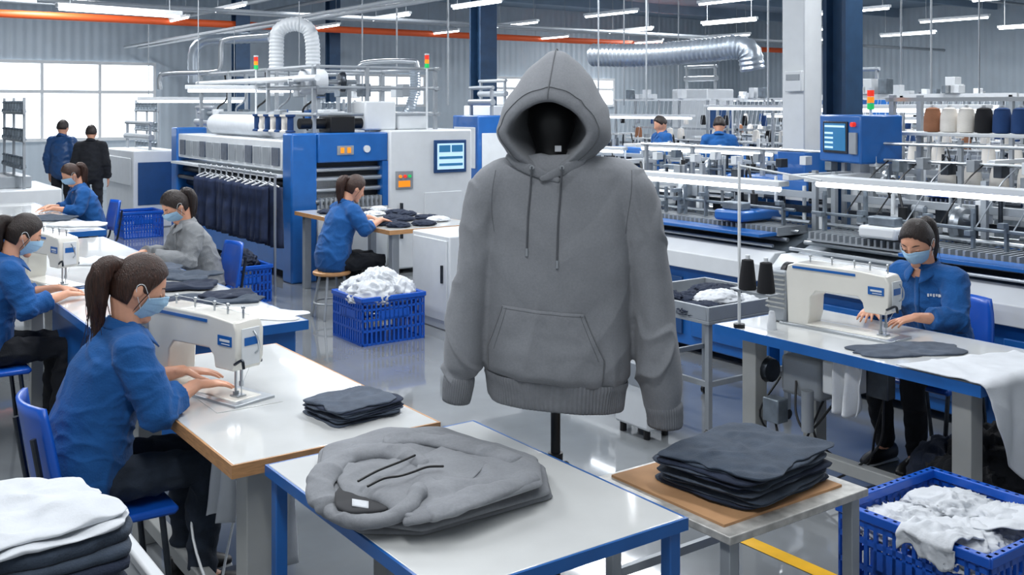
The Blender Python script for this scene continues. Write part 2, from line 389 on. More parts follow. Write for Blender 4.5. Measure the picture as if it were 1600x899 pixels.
# ---------------------------------------------------------------- knitting machines
def knit(L=2.4,shelf=True,lampz=1.72,seed=1):
    rd=random.Random(seed)
    r=empty('knitting_machine',(0,0,0),TH,'x','knitting machine')
    c=MB().box(.06,1.25,.02,L-.02,.06,.66).build('cabinet','blue',r,bev=.01)
    for i in range(3): MB().box(.04,.06,.1+i*.76,.1+i*.76+.66,.14,.58).build('door_panel','blue' if i!=1 else 'dblue',c,bev=.006)
    for x in (.15,1.15):
        for y in (.12,L-.12): MB().cyl((x,y,0),(x,y,.06),.03,n=8).build('foot','black',r)
    MB().extr([(0,.66),(0,.78),(.1,.86),(.22,.86),(.22,.66)],.0,L).build('front_beam','white',r,bev=.006)
    MB().extr([(.22,.66),(.22,.84),(.62,.98),(.7,.98),(1.1,.84),(1.25,.84),(1.25,.66)],.02,L-.02).build('needle_bed','msteel',r)
    for x,z,q in ((.3,.93,.016),(.42,.98,.012),(.55,1.04,.016),(.9,1.02,.016),(.14,.9,.012)): MB().cyl((x,.05,z),(x,L-.05,z),q,n=8).build('guide_rail','steel',r)
    sl=MB()
    for i in range(46):
        y=.12+i*(L-.24)/45; sl.box(.26,.6,y-.008,y+.008,.985-.02,.995+.02)
    sl.box(.26,.6,.1,L-.1,.955,.968)
    sl.build('needle_row','alu',r)
    for ci,cy in enumerate((L*rd.uniform(.2,.35),L*rd.uniform(.6,.8))):
        ca=MB().box(.2,.75,cy-.14,cy+.14,1.03,1.11).build('carriage','white' if ci else 'blue',r,bev=.02)
        MB().box(.25,.35,cy-.1,cy+.1,1.11,1.17).build('cam_box','msteel',ca,bev=.01)
        MB().cyl((.5,cy,1.11),(.5,cy,1.22),.03,n=10).build('knob','black',ca)
        MB().tube(cr([(.5,cy,1.2),(.55,cy+.1,1.4),(.7,cy+.25,1.3),(.8,cy+.2,1.0)],5),.009,6).build('cable','black',ca)
    fd=MB(); ys=sorted(rd.uniform(.15,L-.15) for _ in range(11))
    for i,y in enumerate(ys):
        h=rd.uniform(1.14,1.3); fd.box(.365,.395,y-.008,y+.008,1.02,h); fd.cyl((.38,y,h),(.38,y,h+.03),.014,n=6); q=rd.uniform(1.06,1.2); fd.box(.31,.365,y-.02,y+.02,q,q+.03)
    fd.cyl((.38,.05,1.14),(.38,L-.05,1.14),.012,n=6)
    fd.build('yarn_feeders','msteel',r)
    mc=MB(); md=MB(); mw=MB(); mc.box(.7,.74,.06,L-.06,1.2,1.25); md.box(.78,.82,.06,L-.06,1.08,1.13); mw.box(.84,.88,.06,L-.06,1.16,1.2)
    for i in range(66):
        y=rd.uniform(.12,L-.12); x=rd.uniform(.62,1.0); z=rd.uniform(.98,1.3); w=rd.uniform(.01,.05); h=rd.uniform(.02,.16)
        t=(mc,md,mw)[i%3]
        if rd.random()<.5: t.box(x,x+w*1.4,y-w,y+w,z-.1,z+h)
        elif rd.random()<.5: t.cyl((x,y-w*2,z),(x,y+w*2,z),w*.6,n=10)
        else: t.cyl((x,y,z-.12),(x,y,z+h),w*.4,n=8)
    mc.build('mechanism','alu',r,bev=.002); md.build('dark_mechanism','dsteel',r); mw.build('white_mechanism','white',r,bev=.002)
    MB().box(.9,1.2,L*.15,L*.45,.84,1.32).build('drive_housing','blue' if not shelf else 'white',r,bev=.015)
    MB().lathe([(.02,0),(.11,0),(.13,.02),(.13,.05),(.11,.07),(.02,.07)],(.66,L*.56,1.12),20,'y').build('belt_wheel','steel',r)
    top=2.0 if shelf else 1.42
    for y in (.06,L*.5,L-.06):
        for x in (.62,1.1): MB().box(x-.018,x+.018,y-.018,y+.018,.84,top).build('post','alu',r)
    for y in (.04,L-.1): MB().box(.3,1.14,y,y+.06,1.36,1.4).build('side_arm','white',r,bev=.004)
    MB().box(.05,.24,.1,L*.6,.96,.985).build('blue_tray','blue',r,bev=.004)
    if shelf:
        for x,z in ((.62,2.0),(1.1,2.0),(1.1,1.5)): MB().box(x-.018,x+.018,0,L,z-.018,z+.018).build('top_rail','white' if z==2.0 else 'alu',r)
        MB().box(.8,1.12,0,L,1.30,1.32).build('yarn_tray','white',r,bev=.003)
        for i in range(6):
            y=.2+rd.uniform(0,L-.4); MB().box(.56,.68,y-.05,y+.05,2.02,2.1+.08*(i%2)).build('tension_unit','white' if i%3 else 'msteel',r,bev=.004)
        for i in range(6):
            y=.2+i*(L-.4)/5; MB().lathe([(.01,1.58),(.04,1.58),(.045,1.6),(.04,1.7),(.03,1.74),(.01,1.74)],(.66,y,0),10).build('feed_spool',rd.choice(('cone_w','cone_b','cone_n','alu')),r)
        g=MB()
        for i in range(22):
            y=.1+i*(L-.2)/21; g.cyl((.45,y,1.3),(.6,y,2.0),.0028,n=3)
        g.build('yarn_threads','wcloth',r)
    lb=MB().box(.26,.38,.1,L-.1,lampz+.01,lampz+.05).build('lamp_housing','white',r,bev=.005)
    MB().cyl((.32,.14,lampz-.01),(.32,L-.14,lampz-.01),.02,n=8).build('tube','lednear' if not shelf else 'ledfar',lb)
    return r
K1=knit(shelf=False,lampz=1.36,seed=3)
K1.location=W(5.6,2.35); K1['label']='nearest blue and white flat knitting machine behind the right seated worker'
K3=knit(shelf=False,lampz=1.30,seed=21); K3.location=W(5.6,4.8); K3['label']='blue and white flat knitting machine just right of the hanging hoodie'
dup(K3,W(8.7,10.0),TH,'low knitting machine in the second row before the two blue workers, beside the hood')
dup(K1,W(8.7,7.5),TH,'low knitting machine in the second row, left of the white column')
# extra overhead creel on the nearest machine
for y in (.1,.85,1.6,2.3): MB().box(1.0,1.03,y-.015,y+.015,.84,1.66).build('creel_post','alu',K1)
for z in (1.62,1.5): MB().cyl((1.0,.05,z),(1.0,2.35,z),.012,n=8).build('creel_rail','steel',K1)
rdd=random.Random(12)
for i in range(12):
    y=.15+i*.19; MB().box(.93,1.03,y-.03,y+.03,1.42+.03*(i%2),1.5+.03*(i%2)).build('tension_unit',rdd.choice(('white','msteel','dsteel','alu')),K1,bev=.004)
for i in range(9):
    y=.2+i*.24; MB().tube(cr([(.95,y,1.5),(.8,y+.03,1.4),(.6,y-.02,1.3),(.42,y,1.12)],4),.005,5).build('feed_hose',rdd.choice(('black','alu','wcloth')),K1)
for y in (.1,.9,1.7,2.3): MB().box(1.0,1.03,y-.015,y+.015,.84,1.56).build('creel_post','alu',K3)
MB().cyl((1.0,.05,1.54),(1.0,2.35,1.54),.012,n=8).build('creel_rail','steel',K3)
for i in range(9):
    y=.2+i*.24; MB().box(.95,1.03,y-.03,y+.03,1.4+.03*(i%2),1.47+.03*(i%2)).build('tension_unit',rdd.choice(('white','msteel','dsteel','alu')),K3,bev=.004)
K2=knit(shelf=True,lampz=1.86,seed=8); K4=knit(shelf=True,lampz=1.7,seed=33); first=0
rown=['second row','third row','fourth row','back row']
keys=['cone_w','cone_t','cone_n','cone_b']
for ri,(a,bs) in enumerate(((8.7,(5.0,)),(11.8,(6.8,9.3,11.8)),(15.2,(8.5,11,13.5)),(18.8,(10.5,13.0)))):
    for ui,b in enumerate(bs):
        lab='railed knitting machine in the %s behind, %s from the right'%(rown[ri],['first','second','third'][ui])
        if first==0: K2.location=W(a,b); K2['label']=lab
        elif first==1: K4.location=W(a,b); K4['label']=lab
        else: dup((K2,K4)[first%2],W(a,b),TH,lab)
        first+=1
        for i in range(8):
            if random.random()<.2: continue
            k=keys[(i//3+ri+ui)%4] if random.random()<.6 else 'cone_w'
            nm={'cone_w':'white','cone_t':'tan','cone_n':'navy','cone_b':'black'}[k]
            putcone(k,W(a+.95,b+.2+i*.27,1.32),'%s yarn cone on a machine tray in the %s'%(nm,rown[ri]),'%s yarn cones, %s'%(nm,rown[ri]))
r=empty('yarn_shelf',W(6.9,3.2),TH,'tall grey metal shelf loaded with large yarn cones at the right edge','shelf')
for y in (.03,1.5):
    for x in (.04,.4): MB().box(x-.02,x+.02,y-.02,y+.02,.0,1.98).build('upright','alu',r)
for z in (1.70,1.28,.7): MB().box(0,.45,0,1.55,z-.025,z).build('shelf_board','white',r,bev=.004)
MB().box(.02,.05,0,1.55,1.93,1.96).build('thread_bar','steel',r)
seq=['cone_n','cone_b','cone_n','cone_n','cone_n','cone_b','cone_w','cone_w','cone_t']
for i,k in enumerate(seq):
    c=putcone(k,W(7.06,3.36+i*.135,1.70),'','g'); nm={'cone_w':'white','cone_t':'tan','cone_n':'navy','cone_b':'black'}[k]
    c['label']='large %s yarn cone, number %d from the right on the tall grey shelf'%(nm,i+1); c['group']='large cones on the yarn shelf'
for i in range(5):
    c=putcone('cone_w',W(7.02,3.5+i*.2,1.28),'white yarn cone on the lower board of the tall grey shelf','white cones on the lower yarn shelf')
r=empty('control_console',W(6.5,4.86),TH-.35,'blue control box with lit screen on a post, before the white column','control panel')
MB().box(0,.36,-.27,.27,1.47,1.83).build('housing','blue',r,bev=.015)
s=MB().box(-.012,.0,-.12,.2,1.54,1.78).build('screen','dsteel',r,bev=.003)
t=MB().box(-.014,-.012,-.1,.18,1.56,1.765).build('display','screen',s)
t=MB().box(-.016,-.014,-.09,.17,1.735,1.75)
for i in range(4): t.box(-.016,-.014,.06,.17,1.575+i*.036,1.59+i*.036)
t.build('screen_text','scrwhite',s)
MB().box(-.02,.0,-.24,-.15,1.54,1.7).build('keypad','alu',r,bev=.004)
MB().cyl((-.03,-.2,1.76),(0,-.2,1.76),.018,n=10).build('stop_button','red',r)
MB().box(.14,.24,-.06,.06,.86,1.47).build('post','white',r)
tower(W(6.72,4.74,1.87),1.83,'signal tower with red orange and green lenses above the right control box')
# ---------------------------------------------------------------- big left machine
r=empty('textile_machine',W(4.4,10.2),TH,'large blue and white fabric finishing machine with touch screen console','machine')
MB().box(.3,2.2,.1,4.0,.08,1.1).build('main_body','white',r,bev=.02)
MB().box(0,.3,.0,.24,.0,1.6).build('blue_corner_post','blue',r,bev=.02)
MB().box(-.02,.4,3.8,4.05,.0,1.6).build('blue_corner_post','blue',r,bev=.02)
MB().box(.3,1.15,-.02,.1,.1,.78).build('lower_panel','white',r,bev=.01)
w=MB().box(.3,1.15,-.02,.3,1.28,1.6).build('blue_head_panel','blue',r,bev=.015)
MB().box(.52,.72,-.03,-.02,1.36,1.46).build('control_strip','alu',w,bev=.003)
MB().box(.56,.6,-.04,-.03,1.38,1.44).build('button','orange',w); MB().box(.64,.68,-.04,-.03,1.38,1.44).build('button','orange',w)
MB().cyl((.88,-.04,1.42),(.88,-.02,1.42),.04,n=18).build('round_badge','white',w)
MB().box(1.08,1.15,-.02,.3,.78,1.28).build('blue_side','blue',r)
MB().box(.3,1.08,.1,.3,.78,1.28).build('recess','drecess',r)  # dark block in place of the shaded hollow behind the rollers
for z,y in ((.86,.02),(.98,.05),(1.1,.03),(1.2,.06)): MB().cyl((.28,y,z),(1.1,y,z),.028,n=12).build('roller','steel',r)
q=MB().box(.3,1.08,.0,.05,.78,.82)
for i in range(14): q.box(.32+i*.055,.34+i*.055,-.05,.06,.79,.9)
q.build('feed_comb','alu',r)
q=MB().box(1.15,2.25,-.06,.9,.05,1.62).build('console','white',r,bev=.02)
s=MB().box(1.72,2.16,-.08,-.06,1.12,1.5).build('screen_bezel','dblue',q,bev=.006)
MB().box(1.76,2.12,-.09,-.08,1.16,1.46).build('display','scrwhite',s)
t=MB().box(1.78,1.93,-.093,-.09,1.36,1.44).box(1.95,2.1,-.093,-.09,1.36,1.44).box(1.78,2.1,-.093,-.09,1.2,1.23).box(1.78,2.1,-.093,-.09,1.28,1.31).build('display_tiles','screen',s)
MB().box(1.22,1.44,-.08,-.06,.96,1.16).build('control_plate','alu',q,bev=.004)
for i in range(3): MB().cyl((1.27+i*.06,-.1,1.1),(1.27+i*.06,-.08,1.1),.018,n=10).build('button',('orange','red','green')[i],q)
MB().box(1.25,1.4,-.085,-.08,.98,1.05).build('warning_plate','orange',q)
MB().box(1.28,1.3,-.1,-.06,.4,.8).build('door_handle','dsteel',q)
MB().box(1.6,2.1,-.07,-.06,.2,.9).build('service_door','white',q,bev=.004)
MB().box(.0,.34,.24,3.8,1.2,1.52).build('top_cover','white',r,bev=.015)
for i in range(13): 
    y=.3+i*.265; MB().box(-.02,0,y,y+.2,1.24,1.44).build('grey_flap','alu' if i%3 else 'char2',r,bev=.004)
MB().box(-.1,.3,.24,3.8,1.12,1.15).build('feed_tray','white',r)
for x,z,rr in ((.1,1.04,.04),(.02,.94,.03),(.16,.86,.05),(.05,.76,.03)): MB().cyl((x,.24,z),(x,3.8,z),rr,n=12).build('feed_roller','dsteel',r)
MB().box(.05,.3,.24,3.8,.1,.68).build('lower_front','blue',r)
MB().cyl((.25,1.0,1.66),(.25,3.0,1.66),.13,n=24).build('fabric_roll','wcloth',r)
fr=MB()
for x in (.35,1.0,1.9):
    for y in (.2,1.5,2.8,3.9): fr.box(x-.02,x+.02,y-.02,y+.02,1.1,2.35)
for z in (1.8,2.1,2.33):
    for x in (.35,1.9): fr.cyl((x,.1,z),(x,4,z),.022,n=8)
    for y in (.2,1.5,2.8,3.9): fr.cyl((.35,y,z),(1.9,y,z),.018,n=8)
fr.build('top_frame','alu',r)
rd=random.Random(5)
for i in range(18):
    x=rd.choice((.35,.6,1.0,1.5,1.9)); y=rd.uniform(.2,3.8); z=rd.choice((1.8,2.1)); 
    MB().box(x-.05,x+.05,y-.08,y+.08,z-.1,z+.05).build('frame_unit',rd.choice(('white','msteel','alu','blue','white')),r,bev=.008)
for i in range(5):
    y=.3+i*.7; MB().tube(cr([(.4,y,2.3),(.5,y+.2,2.0),(.4,y+.3,1.85),(.5,y+.4,1.62)],5),.012,6).build('cable','alu' if i%2 else 'black',r)
MB().cyl((.3,.0,2.2),(.3,3.9,2.2),.035,n=14).build('feed_shaft','white',r)
MB().cyl((.2,.25,1.7),(1.0,.25,1.7),.06,n=14).build('drive_shaft','black',r); MB().box(.5,.8,.1,.4,1.6,1.78).build('drive_unit','black',r,bev=.01)
MB().box(.95,1.35,.15,.5,1.62,1.95).build('white_box','white',r,bev=.02); MB().box(1.4,1.8,.2,.6,1.62,1.82).build('white_box','white',r,bev=.02)
for i in range(7): MB().lathe([(.02,0),(.055,.005),(.055,.02),(.035,.03),(.035,.17),(.055,.18),(.055,.2),(.02,.2)],(.12+i*.0,.3+i*.16,1.6),10).build('bobbin','cone_w' if i%2 else 'cone_n',r)
P=PX(489,128,11.6)
o=empty('fabric_spool',P,TH-.2,'big white fabric roll mounted high on the top frame','fabric roll')
MB().lathe([(.02,-.15),(.12,-.15),(.145,-.12),(.145,.12),(.12,.15),(.02,.15)],n=26,axis='x').build('roll','wcloth',o)
MB().cyl((-.28,0,0),(.5,0,0),.03,n=10).build('spindle','steel',o)
MB().lathe([(.02,.3),(.1,.3),(.12,.33),(.12,.36),(.02,.36)],n=20,axis='x').build('flange','dsteel',o)
MB().box(.4,.44,-.02,.02,-.55,0).build('bracket','alu',o)
tower(PX(400,108,12.5),1.1,'signal tower with red and orange lenses above the left machine')
tower(PX(667,106,12),1.62,'signal tower on the white touch screen console')
rail=empty('garment_rail',W(4.0,9.75),TH,'steel rail holding dark trousers in front of the left machine','rail')
MB().cyl((0,-.1,1.2),(0,2.2,1.2),.014,n=8).build('bar','steel',rail)
for y in (-.08,2.18): MB().cyl((0,y,0),(0,y,1.2),.014,n=8).build('upright','steel',rail)
T=[]
for i in range(12):
    if i<3:
        t=empty('hanging_trousers',W(4.0,9.82+i*.175),TH-1.0+.15*i,'pair of dark navy trousers hanging on the steel rail','trousers','dark trousers hanging in a row')
        for lg in (-1,1):
            def fn(u,v,i=i,lg=lg):
                x=lg*.07+(u-.5)*(.14+.03*v)+.02*v*lg; return V((x,.03*math.sin(u*6+i)*v+.015*nz(u*3+lg,v*4,i)+.012*lg,1.08-v*(.58+.03*lg)))
            MB().grid(fn,8,14).build('trouser_leg','navyt',t,solid=.035)
        h=MB().tube(cr([(-.12,0,1.08),(0,0,1.13),(0,0,1.2),(.02,0,1.225)],4),.009,5).tube([(.12,0,1.08),(0,0,1.13)],.009,5).build('hanger','white',t)
        T.append(t)
    else: dup(T[i%3],W(4.0,9.82+i*.175),TH-1.0+random.uniform(-.3,.3))
def winder(a,b,label,s=1):
    r=empty('winding_machine',W(a,b),TH,label,'machine')
    MB().box(0,.8,0,1.6,0,.85).build('base','white',r,bev=.02)
    MB().box(-.01,.0,.1,1.5,.3,.7).build('blue_panel','blue',r)
    f=MB()
    for y in (.1,.8,1.5): f.box(.36,.39,y-.015,y+.015,.85,2.0)
    for z in (1.1,1.45,1.8): f.cyl((.37,.05,z),(.37,1.55,z),.015,n=8)
    f.build('rack','alu',r)
    for z in (1.12,1.47,1.82):
        f=MB().box(.33,.41,.15,1.45,z-.01,z+.01)
        for i in range(7): f.lathe([(.02,0),(.045,.0),(.045,.03),(.03,.04),(.03,.11),(.045,.12),(.02,.14)],(.37,.2+i*.2,z),8)
        f.build('spool_row','msteel',r)
    MB().box(.1,.5,.3,1.3,.85,1.0).build('head','alu',r,bev=.01)
    return r
wd=winder(2.1,13.9,'spool winding machine at the far left edge under the windows')
dup(wd,W(8.0,16.5),TH,'spool winding machine behind the tall top frame')
dup(wd,W(6.75,14.4),TH,'spool winding machine behind the white console')
dup(wd,W(5.0,18.1),TH,'spool winding machine nearest the windows')
def bcab(a,b,h,w,d,label,m='blue'):
    r=empty('machine_cabinet',W(a,b),TH,label,'machine')
    MB().box(0,d,0,w,0,h).build('body',m,r,bev=.02)
    MB().box(-.012,0,.08*w,.92*w,h*.55,h*.9).build('front_panel','white',r,bev=.005)
    MB().box(.1*d,.9*d,-.012,0,h*.3,h*.85).build('side_panel','dblue' if m=='white' else 'white',r,bev=.005)
    f=MB()
    for y in (.1*w,.9*w): f.box(.4*d,.4*d+.04,y-.02,y+.02,h,h+.45)
    f.cyl((.4*d+.02,.05*w,h+.42),(.4*d+.02,.95*w,h+.42),.03,n=8).cyl((.4*d+.02,.05*w,h+.2),(.4*d+.02,.95*w,h+.2),.05,n=10)
    f.build('roller_frame','alu',r)
bcab(4.9,14.8,1.45,.9,.7,'blue cabinet machine left of the big finishing machine')
bcab(4.4,16.2,1.2,1.6,.7,'low white machine with dark blue side by the standing figures','white')
bcab(8.4,12.65,1.75,.7,.7,'tall blue cabinet machine just left of the hoodie sleeve')
bcab(9.6,14.0,1.9,.9,.7,'white cabinet machine far behind the grey hood','white')
bcab(10.2,12.8,1.7,.8,.6,'blue cabinet machine close right of the hood among the rows')
bcab(13.6,9.6,2.05,.9,.7,'tall blue cabinet between the third and fourth rows near the white column')
bcab(13.6,13.0,2.2,.9,.7,'tall white and blue cabinet between third and fourth rows under the ribbed duct','white')
# ---------------------------------------------------------------- tables
def table(a0,a1,b0,b1,h,label,edge='blue',legm='greyleg',th=.045,solidb=None,legw=.07,ins=.06,top='tabw',legs=True):
    r=empty('work_table',W(a0,b0),TH,label,'table'); w=a1-a0; d=b1-b0
    MB().box(.008,w-.008,.008,d-.008,h-th,h).build('tabletop',top,r,bev=.003)
    MB().box(0,w,0,.008,h-th,h-.001).box(0,w,d-.008,d,h-th,h-.001).box(0,.008,.008,d-.008,h-th,h-.001).box(w-.008,w,.008,d-.008,h-th,h-.001).build('edge_band',edge,r)
    if legs:
        for x in (ins,w-ins-legw):
            for y in (ins,d-ins-legw): MB().box(x,x+legw,y,y+legw,0,h-th).build('leg',legm,r,bev=.004)
    if solidb: MB().box(.05,w-.05,.05,d-.05,.0,h-th).build('side_panel',solidb,r,bev=.01)
    return r
t=table(1.26,2.06,2.04,3.13,.75,'front blue framed white table carrying the folded grey hoodie','blue','blue',.035,legw=.04,ins=.015)
for a in ((.055,.745,.02,.05),(.055,.745,1.04,1.07),(.02,.05,.055,1.035)): MB().box(*a,.22,.26).build('crossbar','blue',t,bev=.003)
t=table(1.17,1.95,3.18,4.7,.75,'wood edged white sewing table of the ponytailed worker at left','wood','greyleg',.045,legw=.1,ins=.08)
MB().box(.1,.16,.18,1.4,.08,.14).build('foot_bar','greyleg',t,bev=.004)
MB().box(.25,.5,.55,.95,.45,.66).build('motor_box','alu',t,bev=.02)
MB().tube(cr([(.3,.7,.45),(.2,.6,.2),(.12,.5,.1),(.1,.7,.3),(.2,.8,.5)],6),.005,6).build('cable','white',t)
MB().box(.05,.4,.5,.85,.02,.04).build('foot_pedal','dsteel',t,bev=.005)
t=table(4.0,4.78,2.3,3.77,.75,'blue edged white sewing table of the right worker','blue','greyleg',.05,legw=.09,ins=.1)
q=MB().box(.2,.42,.95,1.2,.42,.62).build('motor_box','alu',t,bev=.02)
MB().lathe([(.02,-.05),(.06,-.05),(.07,0),(.06,.05),(.02,.05)],(.2,1.3,.52),14,'y').build('pulley','dsteel',q)
MB().box(.12,.3,.75,.88,.5,.66).build('control_box','white',t,bev=.01)
MB().box(.1,.16,.5,.62,.55,.68).build('switch_box','dsteel',t,bev=.008)
MB().box(.06,.14,1.1,1.2,.3,.42).build('valve_block','msteel',t,bev=.006)
MB().cyl((.1,.95,.3),(.1,.95,.5),.03,n=12).build('oil_cup','alu',t)
for P in ([(.3,1.1,.42),(.25,1.0,.2),(.35,.8,.12),(.3,.7,.35),(.3,.6,.7)],[(.2,1.2,.5),(.1,1.25,.3),(.2,1.1,.15),(.3,1.0,.42)],[(.15,.8,.5),(.12,.95,.3),(.14,1.05,.35),(.2,1.1,.5)],[(.1,1.15,.3),(.06,1.05,.12),(.12,.85,.08),(.16,.6,.3),(.14,.55,.55)]): MB().tube(cr(P,6),.006,6).build('cable','black',t)
MB().box(.12,.18,.2,1.3,.14,.2).build('foot_bar','greyleg',t,bev=.004)
MB().box(.2,.5,.4,.75,.02,.05).build('foot_pedal','dsteel',t,bev=.005)
t=table(1.3,2.3,5.1,6.8,.75,'blue sided white table just behind the left sewing table','blue','greyleg',.05,'blue',legs=False)
t=table(1.2,2.3,6.84,9.4,.75,'white table in front of the worker in the grey shirt','blue','greyleg',.05)
t=table(1.1,2.45,9.9,13.2,.75,'far left white table of the farthest blue worker','blue','greyleg',.05)
t=table(4.35,5.3,7.95,10.0,.8,'wood edged table covered with dark fabric pieces behind the hoodie','wood','alu',.04)
t=table(.0,.85,8.6,12.5,.75,'white table running off at the left edge of the hall','blue','greyleg',.05)
r=empty('storage_cabinet',W(4.55,7.28),TH,'white metal cabinet beside the hoodie sleeve','cabinet')
MB().box(0,.75,0,.62,.0,.8).build('body','white',r,bev=.012)
MB().box(-.012,0,.03,.59,.08,.76).build('door','white',r,bev=.004)
MB().box(-.03,-.012,.08,.1,.4,.55).build('handle','dsteel',r)
t=empty('packing_table',W(2.25,2.06),TH,'small worn metal table topped with brown cardboard','table')
MB().box(.0,.66,0,.6,.615,.64).build('metal_top','tape',t,bev=.003)
MB().box(.04,.6,.06,.57,.64,.648).build('cardboard_sheet','card',t)
for x in (.02,.6):
    for y in (.02,.54): MB().box(x,x+.04,y,y+.04,0,.615).build('leg','alu',t,bev=.003)
for y in (.03,.55): MB().box(.06,.6,y,y+.02,.3,.33).build('crossbar','alu',t)
# ---------------------------------------------------------------- sewing machines
def sewing(label,P,rz):
    r=empty('sewing_machine',P,rz,label,'sewing machine')
    c=MB().extr([(-.06,.0),(-.06,.012),(.36,.012),(.345,.06),(.34,.15),(.31,.185),(.09,.19),(.065,.165),(.055,.12),(-.05,.12),(-.068,.16),(-.07,.27),(-.05,.305),(.1,.318),(.42,.318),(.47,.3),(.48,.26),(.47,.05),(.47,0)],-.062,.062).build('casting','offw',r,bev=.02)
    MB().box(-.1,.5,-.09,.09,-.005,.008).build('bed_plate','steel',r,bev=.002)
    for s in (-1,1):
        MB().box(.1,.44,s*.0635-.002,s*.0635+.002,.288,.3).build('blue_stripe','blue',c)
        MB().box(-.045,.035,s*.063-.002,s*.063+.002,.212,.25).build('name_plate','blue',c)
        MB().box(-.035,.022,s*.0655-.001,s*.0655+.001,.228,.237).build('plate_lettering','white',c)
        MB().box(-.035,.012,s*.0655-.001,s*.0655+.001,.218,.221).build('plate_lettering','white',c)
    MB().box(-.075,-.069,-.04,.04,.14,.28).build('face_plate','white',c,bev=.002)
    MB().box(-.077,-.075,-.03,.03,.215,.245).build('face_label','blue',c)
    MB().box(.36,.42,-.065,-.062,.08,.12).build('warning_label','orange',c)
    for x,z in ((-.03,.27),(.04,.27),(-.045,.14),(.03,.14)): MB().cyl((x,-.062,z),(x,-.069,z),.009,n=12).build('dark_screw','dsteel',c)
    MB().cyl((.43,-.062,.27),(.43,-.066,.27),.016,n=16).build('inspection_cap','dsteel',c)
    MB().lathe([(.015,.47),(.05,.475),(.065,.49),(.065,.515),(.05,.525),(.015,.53)],(0,0,.24),20,'x').build('hand_wheel','black',r)
    MB().box(.475,.58,-.06,.07,.0,.27).build('motor','alu',r,bev=.015)
    fi=MB().box(.582,.586,-.05,.06,.06,.26)
    for k in range(8): fi.box(.48,.59,-.066,.076,.07+k*.024,.078+k*.024)
    fi.build('motor_fins','greyleg',r)
    MB().cyl((-.02,0,.12),(-.02,0,.05),.006,n=8).cyl((-.02,0,.05),(-.02,0,.012),.002,n=6).cyl((-.02,0,.07),(-.02,0,.05),.009,n=8).build('needle_bar','steel',r)
    MB().cyl((-.0,.01,.12),(0,.01,.03),.005,n=8).box(-.035,.01,-.01,.03,.012,.018).box(-.005,.005,.0,.02,.018,.03).build('presser_foot','steel',r)
    MB().lathe([(.004,0),(.018,0),(.018,.006),(.01,.01),(.018,.014),(.018,.02),(.004,.03)],(.0,-.085,.18),12,'y').build('tension_dial','steel',r)
    MB().lathe([(.004,0),(.018,0),(.018,.006),(.01,.01),(.018,.014),(.018,.02),(.004,.03)],(.05,-.085,.16),12,'y').build('tension_dial','steel',r)
    q=MB()
    for x,z in ((.1,.265),(.2,.265),(.3,.265),(.08,.21),(.26,.21)): q.cyl((x,-.061,z),(x,-.066,z),.006,n=8)
    q.lathe([(.005,-.06),(.02,-.068),(.02,-.078),(.005,-.08)],(.41,0,.2),12,'y'); q.lathe([(.005,-.06),(.016,-.068),(.016,-.075),(.005,-.077)],(.41,0,.14),12,'y')
    q.build('screws_and_dials','dsteel',r)
    q=MB()
    for x in (-.03,.06,.14,.26,.38): q.cyl((x,.0,.31),(x,0,.345),.004,n=6).ell((x,0,.35),(.008,.008,.008),n=8,m=5)
    q.tube([(-.03,0,.33),(.14,0,.335),(.38,0,.335)],.0012,4)
    q.build('thread_guides','steel',r)
    MB().tube([(.38,0,.35),(.1,-.03,.34),(-.03,-.06,.3),(-.0,-.085,.18),(-.085,-.02,.2),(-.022,-.004,.06)],.001,4).build('sewing_thread','white',r)
    MB().tube(cr([(-.075,-.02,.18),(-.095,-.02,.2),(-.1,-.01,.24),(-.088,0,.27)],5),.004,6).build('take_up_lever','steel',r)
    MB().tube(cr([(-.02,.03,.14),(-.06,.06,.15),(-.1,.06,.17),(-.11,.06,.14)],5),.006,6).build('lift_lever','dsteel',r)
    MB().box(.0,.035,-.02,.02,.115,.122).build('work_lamp','led',r)
    return r
S1=sewing('cream sewing machine in front of the ponytailed woman at left',PZ(372,622,.755),TH+PI/2+.3); S1.scale=(1.06,1.06,1.02)
P=PZ(1378,527,.755); dup(S1,P,TH+PI/2+.1,'cream sewing machine on the right blue edged table')
P=PZ(100,447,.755); dup(S1,P,TH+PI/2+.25,'cream sewing machine at the left edge behind the dark ponytail')
o=MB().box(-.16,.14,-.13,.13,0,.003).build('slide_plate','tabw',loc=PZ(368,622,.75),rz=TH+PI/2,bev=.001); tag(o,'pale slide plate under the left sewing machine needle','plate')
def thstand(P,label,h=.75):
    r=empty('thread_stand',P,TH,label,'thread stand')
    MB().cyl((0,0,0),(0,0,h),.008,n=8).build('pole','white',r)
    MB().cyl((0,0,h-.02),(.02,-.5,h-.07),.005,n=6).build('arm','white',r)
    MB().box(-.05,.02,-.25,.02,.2,.21).build('cone_tray','alu',r,bev=.003)
    MB().cyl((0,0,0),(0,0,.02),.03,n=10).build('clamp','black',r)
thstand(PZ(1155,512,.75)+V((0,0,0)),'white pole thread stand at the left end of the right table',.86)
for i,px in enumerate((1177,1213)):
    Pp=PZ(1155,512,.75)+Vector((CU*-.015+SU*(.07+.12*i),SU*-.015-CU*(.07+.12*i),.21))
    o=empty('thread_cone',Pp,0,['left black thread cone on the white pole stand','right black thread cone nearer the sewing machine'][i],'thread cone')
    MB().lathe([(.02,0),(.045,.003),(.045,.02),(.03,.15),(.012,.155)],n=18).build('thread','cone_b',o); MB().cyl((0,0,.15),(0,0,.175),.012,n=8).build('core','white',o)
o=MB().lathe([(.01,0),(.025,.0),(.025,.02),(.015,.09),(.01,.095)],n=14).build('thread_spool','wcloth',loc=PZ(1206,515,.75)); tag(o,'small white thread spool on the right table','thread spool')
